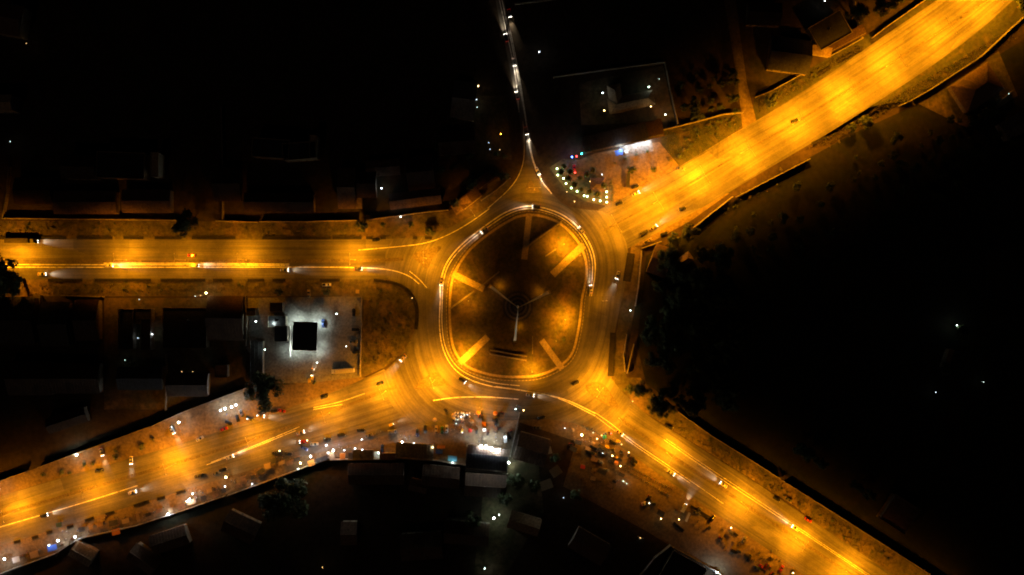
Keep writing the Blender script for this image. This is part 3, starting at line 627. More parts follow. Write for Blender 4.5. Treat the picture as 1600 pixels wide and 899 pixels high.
# filling station floodlights (under / round the canopy) come with the canopy below
# palm garden lights
for i, p in enumerate([(870, 265), (871, 275), (880, 280), (884, 288), (892, 295), (901, 300), (912, 307), (917, 308), (927, 313), (937, 315), (947, 317), (947, 309), (947, 301)]):
    bulb_lamp(p, 2.4, 30, GREENW, "lamp_green", f"green-white garden light in the arc round the palm garden, {(nn + ['last'])[i]} from its upper left end", .42, "globe", "arc of garden lights")
bulb_lamp((893, 247), 3, 120, (.1, .25, 1), "lamp_blue", "blue coloured light above the palm garden", .35)
bulb_lamp((900, 246), 3, 90, (1, .05, .03), "lamp_red", "red coloured light between the blue and the teal one", .35)
bulb_lamp((908, 242), 3, 120, (.05, .8, .7), "lamp_teal", "teal coloured light above the palm garden", .35)
bulb_lamp((954, 676), 2.5, 70, (1, .06, .04), "lamp_red", "red light at the kerb of the south-east lay-by", .34)
bulb_lamp((898, 271), 2.0, 90, (1, .08, .04), "lamp_red", "red light inside the palm garden", .34)

# island floodlights
for p, pw, lb in [((880, 383), 2900, "in the upper right of the island"), ((712, 440), 1600, "at the left edge of the island"), ((882, 499), 2400, "in the right half of the island, beside the bushes"), ((727, 556), 2200, "at the lower left of the island"), ((831, 579), 2300, "at the bottom of the island"),
                  ((733, 470), 500, "left of the monument among the low hedges"), ((905, 400), 700, "at the outer end of the upper right walkway"), ((868, 532), 500, "near the lower right walkway")]:
    root = thing("island_lamp", "low sodium garden lamp " + lb, "lamp", tuple(V(p, .3)))
    mb = MB(); mb.tube((0, 0, 0), (0, 0, 7), .09, .06); mb.build("pole", "steel", root)
    mb = MB(); mb.disc((0, 0), .35, 7.0, 7.25, 8, 0, .15); mb.build("shade", "steel", root)
    mb = MB(); mb.ball((0, 0, 6.85), .2); mb.build("bulb", "lamp_sodium", root)
    pt(root, (0, 0, 6.5), pw * 2.0, SODIUM, .15, (168, .6), (0, 0, 0))

# ------------------------------------------------------------------ monument, walkways, hedges on the island
MC = (809, 479)
def bar(a, b, w_, z0, z1, name, mat, parent=None, w2=None):
    p, q = V(a), V(b); d = (q - p).normalized(); n_ = Vector((-d.y, d.x, 0)); w2 = w2 or w_
    mb = MB(); mb.loft([[p + n_ * w_ / 2 + Vector((0, 0, z)), p - n_ * w_ / 2 + Vector((0, 0, z)), q - n_ * w2 / 2 + Vector((0, 0, z)), q + n_ * w2 / 2 + Vector((0, 0, z))] for z in (z0, z1)])
    return mb.build(name, mat, parent)
for a, b, w_ in [((707, 428), (795, 471), 3.6), ((912, 383), (825, 466), 4.0), ((718, 568), (797, 494), 3.8), ((879, 577), (820, 496), 3.4), ((827, 334), (813, 462), 3.4)]:
    c_ = lerp(a, b, .56); o = bar(a, c_, w_, .26, .36, "walkway", "paver", island); o = bar(c_, b, w_, .26, .355, "walkway", "island_fill", island)  # inner half darker: fading lamp light put into the colour
mon = thing("monument", "three-legged white monument rising from round stepped plinth in the middle of the roundabout", "monument", tuple(V(MC, .3)))
for i in range(7):
    mb = MB(); r_ = 8.6 - i * 1.15; mb.disc((0, 0), r_, i * .28, (i + 1) * .28, 48)
    mb.build("step", "stone_tile" if i % 2 else "roof_dark", mon)
apex = Vector((0, 0, 24))
for fx, fy in ((766.6, 448), (856.6, 457), (804.5, 532)):
    foot = (V((fx, fy)) - V(MC)); foot.z = 0; d = foot.normalized(); s_ = Vector((-d.y, d.x, 0)); mb = MB(); rings = []
    for k in range(9):
        t = k / 8; c = foot * (1 - t) + Vector((0, 0, 24 * (1 - (1 - t) ** 1.35))) * 1.0
        ww = 1.5 * (1 - t) + .22 * t
        rings.append([c + s_ * ww * .5 + d * ww * .4, c - s_ * ww * .5 + d * ww * .4, c - s_ * ww * .5 - d * ww * .4, c + s_ * ww * .5 - d * ww * .4])
    mb.loft(rings); leg = mb.build("leg", "monument_white", mon)
    mb = MB(); mb.box((foot.x, foot.y, .35), (2.4, 2.4, .7), math.atan2(d.y, d.x), 0, .8); mb.build("foot_block", "stone_tile", leg)
mb = MB(); mb.ball((0, 0, 24.3), .7, 10); mb.build("finial", "monument_white", mon)
mb = MB(); mb.disc((0, 0), .9, 1.96, 7.5, 12, 0, .35); mb.build("pillar", "stone_tile", mon)
for ax_, ay_ in ((-10, 9), (12, 6), (1, -14)): pt(mon, (ax_, ay_ + 2.5, 2.2), 60, SODIUM, .2)
def low_wall(a, b, w_, h, label, mat="plaster"):
    p = V(a); q = V(b); c = (p + q) / 2; ang = math.atan2(q.y - p.y, q.x - p.x)
    root = thing("low_wall", label, "low wall", (c.x, c.y, .28), ang)
    mb = MB(); mb.box((0, 0, h / 2), ((q - p).length, w_, h)); mb.build("wall_face", mat, root)
    mb = MB(); mb.box((0, 0, h + .06), ((q - p).length + .2, w_ + .2, .12)); mb.build("coping", "kerb_concrete", root)
low_wall((823, 386), (877, 347), .7, 2.2, "long thin wall slanting across the dark top of the island")
low_wall((852, 401), (868, 390), .5, 1.2, "short dark wall between the two upper right walkways")
low_wall((703, 483), (741, 455), .7, 1.4, "low wall crossing the left walkway of the island")
low_wall((747, 451), (780, 425), .5, 1.2, "dim low wall right of the left walkway")
low_wall((766, 547), (823, 557), .6, 1.0, "upper side of the long bench enclosure below the monument")
low_wall((765, 553), (822, 563), .6, 1.0, "lower side of the long bench enclosure below the monument")
low_wall((832, 525), (832, 553), .3, 1.0, "thin upright low wall right of the bench enclosure")

# ------------------------------------------------------------------ trees and shrubs
def leafblob(mb, c, r, n_, size, sq=.75):
    for _ in range(n_):
        d = Vector((random.gauss(0, 1), random.gauss(0, 1), random.gauss(0, 1))).normalized()
        p = Vector(c) + Vector((d.x * r, d.y * r, d.z * r * sq)) * random.uniform(.55, 1.05)
        n1 = (d + Vector((random.uniform(-.8, .8), random.uniform(-.8, .8), random.uniform(0, .8)))).normalized()
        u = n1.orthogonal().normalized(); v_ = n1.cross(u); a = random.uniform(0, 6.28); s_ = size * random.uniform(.6, 1.3)
        u, v_ = u * math.cos(a) + v_ * math.sin(a), v_ * math.cos(a) - u * math.sin(a)
        mb.face([p - u * s_, p - v_ * s_ * .45, p + u * s_, p + v_ * s_ * .45])
TREES = []
for k in range(5):
    mb = MB(); tr = MB(); tr.tube((0, 0, 0), (.1, .05, 3.0), .32, .2, 7)
    for i in range(22 + k * 2):
        a = random.uniform(0, 6.28); rr = (random.uniform(0, 1) if i > 5 else i * .03) ** .6 * 3.3; hz = 4.6 + random.uniform(-.8, 2.4) * (1 - rr / 5)
        c = (rr * math.cos(a), rr * math.sin(a), hz); leafblob(mb, c, random.uniform(.8, 1.5), 110, .34)
        tr.tube((.1, .05, 2.6), (c[0] * .9, c[1] * .9, hz - .2), .1, .03, 4)
    TREES.append((mb.mesh("crown", "leaf"), tr.mesh("trunk", "bark")))
BUSH = []
for k in range(3):
    mb = MB()
    for i in range(6): 
        a = random.uniform(0, 6.28); rr = random.uniform(0, .8); leafblob(mb, (rr * math.cos(a), rr * math.sin(a), .55), .5, 34, .17)
    st = MB()
    for i in range(4): st.tube((0, 0, 0), (random.uniform(-.5, .5), random.uniform(-.5, .5), .6), .03, .02, 3)
    BUSH.append((mb.mesh("foliage", ["leaf", "dry_leaf", "leaf"][k]), st.mesh("stems", "bark")))
def obj_of(me, name, parent):
    o = bpy.data.objects.new(name, me); COL.objects.link(o); o.parent = parent; return o
def tree(p, r, label, group=None, h=1.0):
    cr, tk = random.choice(TREES); s_ = r * M_PX / 4.1
    root = thing("tree", label, "tree", tuple(V(p)), random.uniform(0, 6.28), group); root.scale = (s_, s_, s_ * h)
    obj_of(cr, "crown", root); obj_of(tk, "trunk", root)
def bush(p, r, label, group=None, z=0.02):
    cr, tk = random.choice(BUSH); s_ = r * M_PX / 1.15
    root = thing("bush", label, "bush", tuple(V(p, z)), random.uniform(0, 6.28), group); root.scale = (s_,) * 3
    obj_of(cr, "foliage", root); obj_of(tk, "stems", root)
for p, r, lb in [((302, 353), 22, "big dark tree overhanging the wall and kerb of the west road"), ((38, 438), 34, "wide tree overhanging the lower kerb of the west road at the left edge"), ((12, 447), 22, "smaller tree merging with the wide one at the left frame edge"), ((568, 353), 11, "small round tree at the end of the upper verge wall"),
                 ((424, 606), 30, "broad green tree below the filling station"), ((399, 615), 13, "smaller tree at the left of the broad green one below the station"), ((981, 607), 9, "small tree at the bend south-east of the roundabout"), ((1000, 606), 15, "dark tree overhanging the bend east of the roundabout"), ((1022, 630), 16, "large dark tree at the start of the south-east road"), ((1047, 638), 9, "smaller tree next to the large one at the south-east road"),
                 ((1200, 160), 12, "dark tree on the corner right of the dirt lane"), ((1330, 30), 18, "broad tree above the north-east road's upper wall"), ((1372, 18), 18, "tree crown by the wall near the top edge, right one"), ((1395, 2), 13, "tree at the top edge above the north-east road"), ((1590, 12), 22, "tree in the top right corner of the frame"), ((1345, 195), 12, "tree on the lower verge of the north-east road"), ((1325, 202), 9, "small tree left of the other on the north-east road's lower verge"),
                 ((460, 772), 40, "broad dim tree in the dark yards below the shops"), ((805, 748), 15, "tree by the greenish lamp right of the dark roof"), ((835, 755), 12, "dim tree between the tan awnings and the greenish lamp"), ((790, 775), 13, "tree lit from below by the greenish yard lamp"), ((867, 713), 9, "dark tree at the corner of the brown roofed hall"),
                 ((736, 290), 11, "dark tree left of the curve up to the north road"), ((712, 318), 9, "tree at the end of the slanting wall near the roundabout"), ((985.5, 266), 8, "dark round tree in the car park by the north-east road"), ((1020, 266), 5.5, "small round tree alone in the car park by the north-east road"), ((1075, 365), 15, "dark tree right of the corner east of the roundabout"), ((1050, 376), 12, "dark tree behind the lit van east of the roundabout"),
                 ((600, 352), 5, "small tree in front of the short slanting wall"), ((673, 362), 8, "dark low tree on the verge just before the roundabout"), ((643, 352), 6, "small tree below the white wall lamp"), ((512, 456), 7, "small tree on the verge above the filling station"), ((438, 456), 7, "dark tree at the station's upper left corner"), ((740, 806), 14, "faint tree left of the greenish yard lamp"),
                 ((1495, 520), 12, "tree beside the brightest lamp in the dark fields"), ((1470, 575), 10, "pale-lit tree in the dark fields at the right"), ((900, 770), 11, "dark tree at the lower left of the lay-by"), ((1053, 205), 0.1, "")]:
    if lb: tree(p, r, lb)
for i in range(100):
    p = (random.uniform(1010, 1150), random.uniform(395, 640))
    if p[0] < 1010 + (p[1] < 480) * 10 or (abs(p[0] - 1066) < 22 and abs(p[1] - 408) < 16): continue
    tree(p, random.uniform(8, 17), "dark tree crown in the unlit wood east of the roundabout", "unlit wood east of the roundabout")
for i in range(26):
    p = (random.uniform(1060, 1150), random.uniform(120, 195))
    tree((p[0], p[1] - 8), random.uniform(4, 9), "dim tree in the orchard between the villa and the dirt lane", "orchard beside the villa")
for i in range(16):
    tree((random.uniform(680, 790), random.uniform(170, 285)), random.uniform(4, 8), "dim tree among the dark yards left of the north road", "trees left of the north road")
for i in range(16):
    t = random.random(); p = lerp((1110, 640), (1420, 840), t)
    tree((p[0] + 18, p[1] - 16), random.uniform(6, 12), "dim tree behind the long wall of the south-east road", "trees behind the south-east wall")
for x, y, r, lb in [(68, 742, 5, "round dark bush beside the side gate above the south-west road"), (97, 736, 6, "dark bush right of the side gate bush"), (110, 738, 4, "small bush, third from the side gate"), (134, 725, 6, "bush below the greenish lamp"), (147, 725, 5, "bush right of the one below the greenish lamp"),
                    (182, 715, 7, "wide bush on the upper dirt strip of the south-west road"), (183, 704, 5, "small bush above the wide one"), (222, 696, 7, "bush on the dirt strip near the wall's middle"), (241, 687, 6, "darkest bush near the wall's middle"), (1011, 237, 5, "dark bush at the right of the lit forecourt"), (977, 249, 3, "small bush in front of the blue vehicle"),
                    (994, 243, 3.4, "small dark bush in front of the lit forecourt"), (960, 255, 3.6, "small dark bush left on the lit forecourt edge"), (1060, 245, 8, "shaggy bush at the tip of the bushy verge"), (1045, 250, 7, "dark bush between the lit forecourt and the verge"), (866, 546, 4, "bush inside the lower right of the island"), (882, 530, 5, "bush by the right hand island lamp"),
                    (876, 508, 4, "low bush left of the right hand island lamp"), (872, 372, 3.5, "small dark bush beside the upper right island lamp"), (520, 585, 3, "bush behind the lorry")]:
    bush((x, y), r, lb, z=.3 if lb.find("island") >= 0 else .02)
for x0, x1, y0, y1, n_, lb, gr in [(20, 180, 348, 366, 24, "low bush on the dark left part of the upper verge", "bushes on the left upper verge"), (410, 560, 350, 366, 20, "low bush on the middle part of the upper verge", "bushes on the middle upper verge"),
                                   (80, 380, 444, 458, 26, "low bush on the verge below the west road", "bushes on the lower verge"), (570, 640, 450, 570, 34, "dry bush in the dark corner park", "bushes in the corner park"), (1065, 1150, 200, 245, 0, "", ""),
                                   (720, 900, 370, 560, 24, "low shrub on the lawn of the roundabout island", "shrubs on the island lawn")]:
    for i in range(n_):
        p = (random.uniform(x0, x1), random.uniform(y0, y1)); r = random.uniform(1.2, 3.6)
        if gr == "shrubs on the island lawn": r = random.uniform(.8, 1.8)
        if gr == "bushes in the corner park" and p[0] > 640 - abs(p[1] - 490) * .4: continue
        bush(p, r, lb, gr, .3 if "island" in gr else .02)
for i in range(44):
    t = random.random(); p = lerp((1055, 245), (1158, 190), t); q = lerp((1040, 208), (1150, 182), t); bush(lerp(p, q, random.random()), random.uniform(2, 5), "bush in the dark green verge between car park and dirt lane", "verge bushes left of the dirt lane")
for i in range(20):
    t = random.random(); p = lerp((1185, 175), (1280, 128), t); q = lerp((1185, 158), (1275, 112), t); bush(lerp(p, q, random.random()), random.uniform(2, 4.5), "bush in the dark green verge right of the dirt lane", "verge bushes right of the dirt lane")
for i in range(38):
    t = random.random(); p = lerp((1060, 655), (1400, 872), t); q = lerp((1050, 668), (1385, 885), t); bush(lerp(p, q, random.random()), random.uniform(1.4, 3.6), "scrubby bush along the upper edge of the south-east road", "scrub along the south-east road")
for i in range(38):
    t = random.random(); p = lerp((1260, 232), (1560, 58), t); q = lerp((1290, 235), (1565, 72), t); bush(lerp(p, q, random.random()), random.uniform(1.4, 3.8), "scrubby bush along the lower edge of the north-east road", "scrub along the north-east road")
for i in range(16):
    p = (random.uniform(1110, 1240), 0); y = lerp((1110, 330), (1250, 240), (p[0] - 1110) / 140)[1]; bush((p[0], y + random.uniform(0, 26)), random.uniform(2, 5), "dim bush in the scrub below the north-east road's junction", "scrub below the north-east junction")
# tufts, litter and stones nobody could count
mb = MB()
def tuft(x, y, s_, z=.02):
    for _ in range(3):
        a = random.uniform(0, 6.28); dx, dy = math.cos(a) * s_, math.sin(a) * s_
        mb.face([(x - dx, y - dy, z), (x + dx * .3, y + dy * .3, z), (x + dx * 1.2, y + dy * 1.2, z + s_ * 1.2)])
for x0, x1, y0, y1, n_ in [(0, 700, 347, 370, 2600), (0, 560, 440, 461, 1800), (570, 648, 445, 570, 1500), (1040, 1160, 185, 250, 900), (1060, 1400, 650, 880, 0)]:
    for _ in range(n_):
        x, y = XY((random.uniform(x0, x1), random.uniform(y0, y1))); tuft(x, y, random.uniform(.15, .5))
for a, b, c, d, n_ in [((1060, 648), (1400, 868), (1045, 668), (1380, 886), 2500), ((1255, 235), (1570, 50), (1300, 225), (1590, 60), 2500), ((1180, 158), (1340, 70), (1185, 178), (1350, 78), 900)]:
    for _ in range(n_):
        t = random.random(); x, y = XY(lerp(lerp(a, b, t), lerp(c, d, t), random.random())); tuft(x, y, random.uniform(.15, .5))
stuff(mb.build("grass", "dry_leaf")); bpy.data.objects["grass"]['label'] = "dry grass tufts on the road verges"
mb = MB()
for _ in range(2600):
    a = random.uniform(0, 6.283); p = lerp(MC, ray(ISL, a), random.uniform(.25, .94) ** .6); x, y = XY(p); tuft(x, y, random.uniform(.15, .45), .3)
o = stuff(mb.build("grass", "leaf")); o['label'] = "green grass tufts on the roundabout lawn"

for i in range(70):
    t = random.random(); p = lerp((1120, 345), (1560, 130), t); q = lerp((1180, 420), (1600, 260), t); p = lerp(p, q, random.random())
    if abs(p[0] - 1520) < 45 and abs(p[1] - 140) < 35: continue
    tree(p, random.uniform(4, 10), "dim tree in the rough ground beyond the north-east road", "rough ground beyond the north-east road")
# palm trees in the garden
pm = MB(); pt_ = MB(); pt_.tube((0, 0, 0), (.1, 0, 4.2), .16, .11, 6)
for k in range(13):
    a = k * 2 * math.pi / 13 + random.uniform(-.1, .1); d = Vector((math.cos(a), math.sin(a), 0)); s_ = Vector((-d.y, d.x, 0)); prev = None
    for j in range(7):
        t = j / 6; c = Vector((.1, 0, 4.2)) + d * 2.1 * t + Vector((0, 0, .8 * math.sin(t * 2.6) - .9 * t * t)); ww = .34 * math.sin(.25 + t * 2.7)
        cur = (c + s_ * ww, c - s_ * ww, c + Vector((0, 0, .12)))
        if prev: pm.face([prev[0], prev[2], cur[2], cur[0]]); pm.face([prev[2], prev[1], cur[1], cur[2]])
        prev = cur
pm_me, pt_me = pm.mesh("fronds", "leaf"), pt_.mesh("trunk", "bark")
for i, p in enumerate([(876, 271), (881, 262), (888, 281), (897, 290), (907, 298), (920, 302), (932, 306), (942, 292), (890, 270), (905, 280), (915, 275), (925, 268)]):
    root = thing("palm_tree", "small palm in the light-ringed garden, " + ["top left corner", "upper edge left", "left side of the arc", "lower left of the arc", "left of the lower arc", "left below the bar roof", "right below the bar roof", "right of the bar roof by the hedge", "inside by the red light", "in the middle of the garden", "above the middle", "at the top right"][i], "palm tree", tuple(V(p)), i * 1.3)
    root.scale = (random.uniform(.8, 1.1),) * 3; obj_of(pm_me, "fronds", root); obj_of(pt_me, "trunk", root)

# ------------------------------------------------------------------ buildings
def house(p, size, rot, label, roof="roof_rust", wallm="old_plaster", h=3.4, kind="gable", name="house", cat="house", parts=True, ribs=True):
    """p: centre px, size: metres (length, depth)"""
    root = thing(name, label, cat, tuple(V(p)), R(rot)); L, D = size
    mb = MB(); mb.box((0, 0, h / 2), (L, D, h)); wl = mb.build("wall", wallm, root)
    e = .5; mb = MB()
    a, b = L / 2 + e, D / 2 + e
    if kind == "gable":
        r_ = h + D * .16
        for s_ in (1, -1):
            mb.loft([[(-a, s_ * b, h - .05), (-a, 0, r_), (-a, 0, r_ + .1), (-a, s_ * b, h + .06)], [(a, s_ * b, h - .05), (a, 0, r_), (a, 0, r_ + .1), (a, s_ * b, h + .06)]])
        if ribs:
            k = int(L / 1.6)
            for i in range(k + 1):
                x = -a + .05 + (2 * a - .1) * i / k
                for s_ in (1, -1): mb.loft([[(x - .06, s_ * b, h + .07), (x + .06, s_ * b, h + .07), (x, s_ * b, h + .16)], [(x - .06, 0, r_ + .11), (x + .06, 0, r_ + .11), (x, 0, r_ + .2)]])
        ro = mb.build("roof", roof, root)
        mb = MB(); mb.tube((-a, 0, r_ + .14), (a, 0, r_ + .14), .13); mb.build("ridge_cap", roof, ro)
    elif kind == "hip":
        r_ = h + D * .2; i_ = min(a, b) * .95
        t0, t1 = Vector((-a + i_, 0, r_)), Vector((a - i_, 0, r_)); c = [Vector((-a, -b, h)), Vector((a, -b, h)), Vector((a, b, h)), Vector((-a, b, h))]
        mb.face([c[0], c[1], t1, t0]); mb.face([c[2], c[3], t0, t1]); mb.face([c[1], c[2], t1]); mb.face([c[3], c[0], t0]); mb.face([c[3], c[2], c[1], c[0]])
        ro = mb.build("roof", roof, root); mb = MB()
        mb.tube(t0, t1, .14); 
        for q, t in ((c[0], t0), (c[1], t1), (c[2], t1), (c[3], t0)): mb.tube(q, t, .12)
        mb.build("ridge_cap", roof, ro)
    elif kind == "flat":
        mb.box((0, 0, h + .08), (L + .4, D + .4, .16)); ro = mb.build("roof", roof, root)
        mb = MB()
        for s_ in (1, -1): mb.box((0, s_ * (D / 2 + .1), h + .41), (L + .4, .2, .5)); mb.box((s_ * (L / 2 + .1), 0, h + .41), (.2, D, .5))
        mb.build("parapet", wallm, ro)
    else:  # lean-to, high side at +y
        mb.loft([[(-a, -b, h - .2), (-a, b, h + .5), (-a, b, h + .6), (-a, -b, h - .1)], [(a, -b, h - .2), (a, b, h + .5), (a, b, h + .6), (a, -b, h - .1)]])
        k = int(L / 1.6)
        for i in range(k + 1):
            x = -a + .06 + (2 * a - .12) * i / k
            mb.loft([[(x - .06, -b, h - .09), (x + .06, -b, h - .09), (x, -b, h)], [(x - .06, b, h + .61), (x + .06, b, h + .61), (x, b, h + .7)]])
        mb.build("roof", roof, root)
    if parts:
        for s_ in (1, -1):
            k = max(1, int(L / 4.5))
            for i in range(k):
                x = -L / 2 + L * (i + .5) / k; mb = MB()
                if i == k // 2 and s_ == 1: mb.box((x, s_ * (D / 2 + .03), 1.05), (1.0, .08, 2.1)); mb.build("door", "door_paint", root)
                else:
                    mb.box((x, s_ * (D / 2 + .03), 1.8), (1.3, .08, 1.1)); fr = mb.build("window", "kerb_concrete", root)
                    mb = MB(); mb.box((x, s_ * (D / 2 + .06), 1.8), (1.1, .06, .9)); mb.build("pane", "window_glass", fr)
    return root
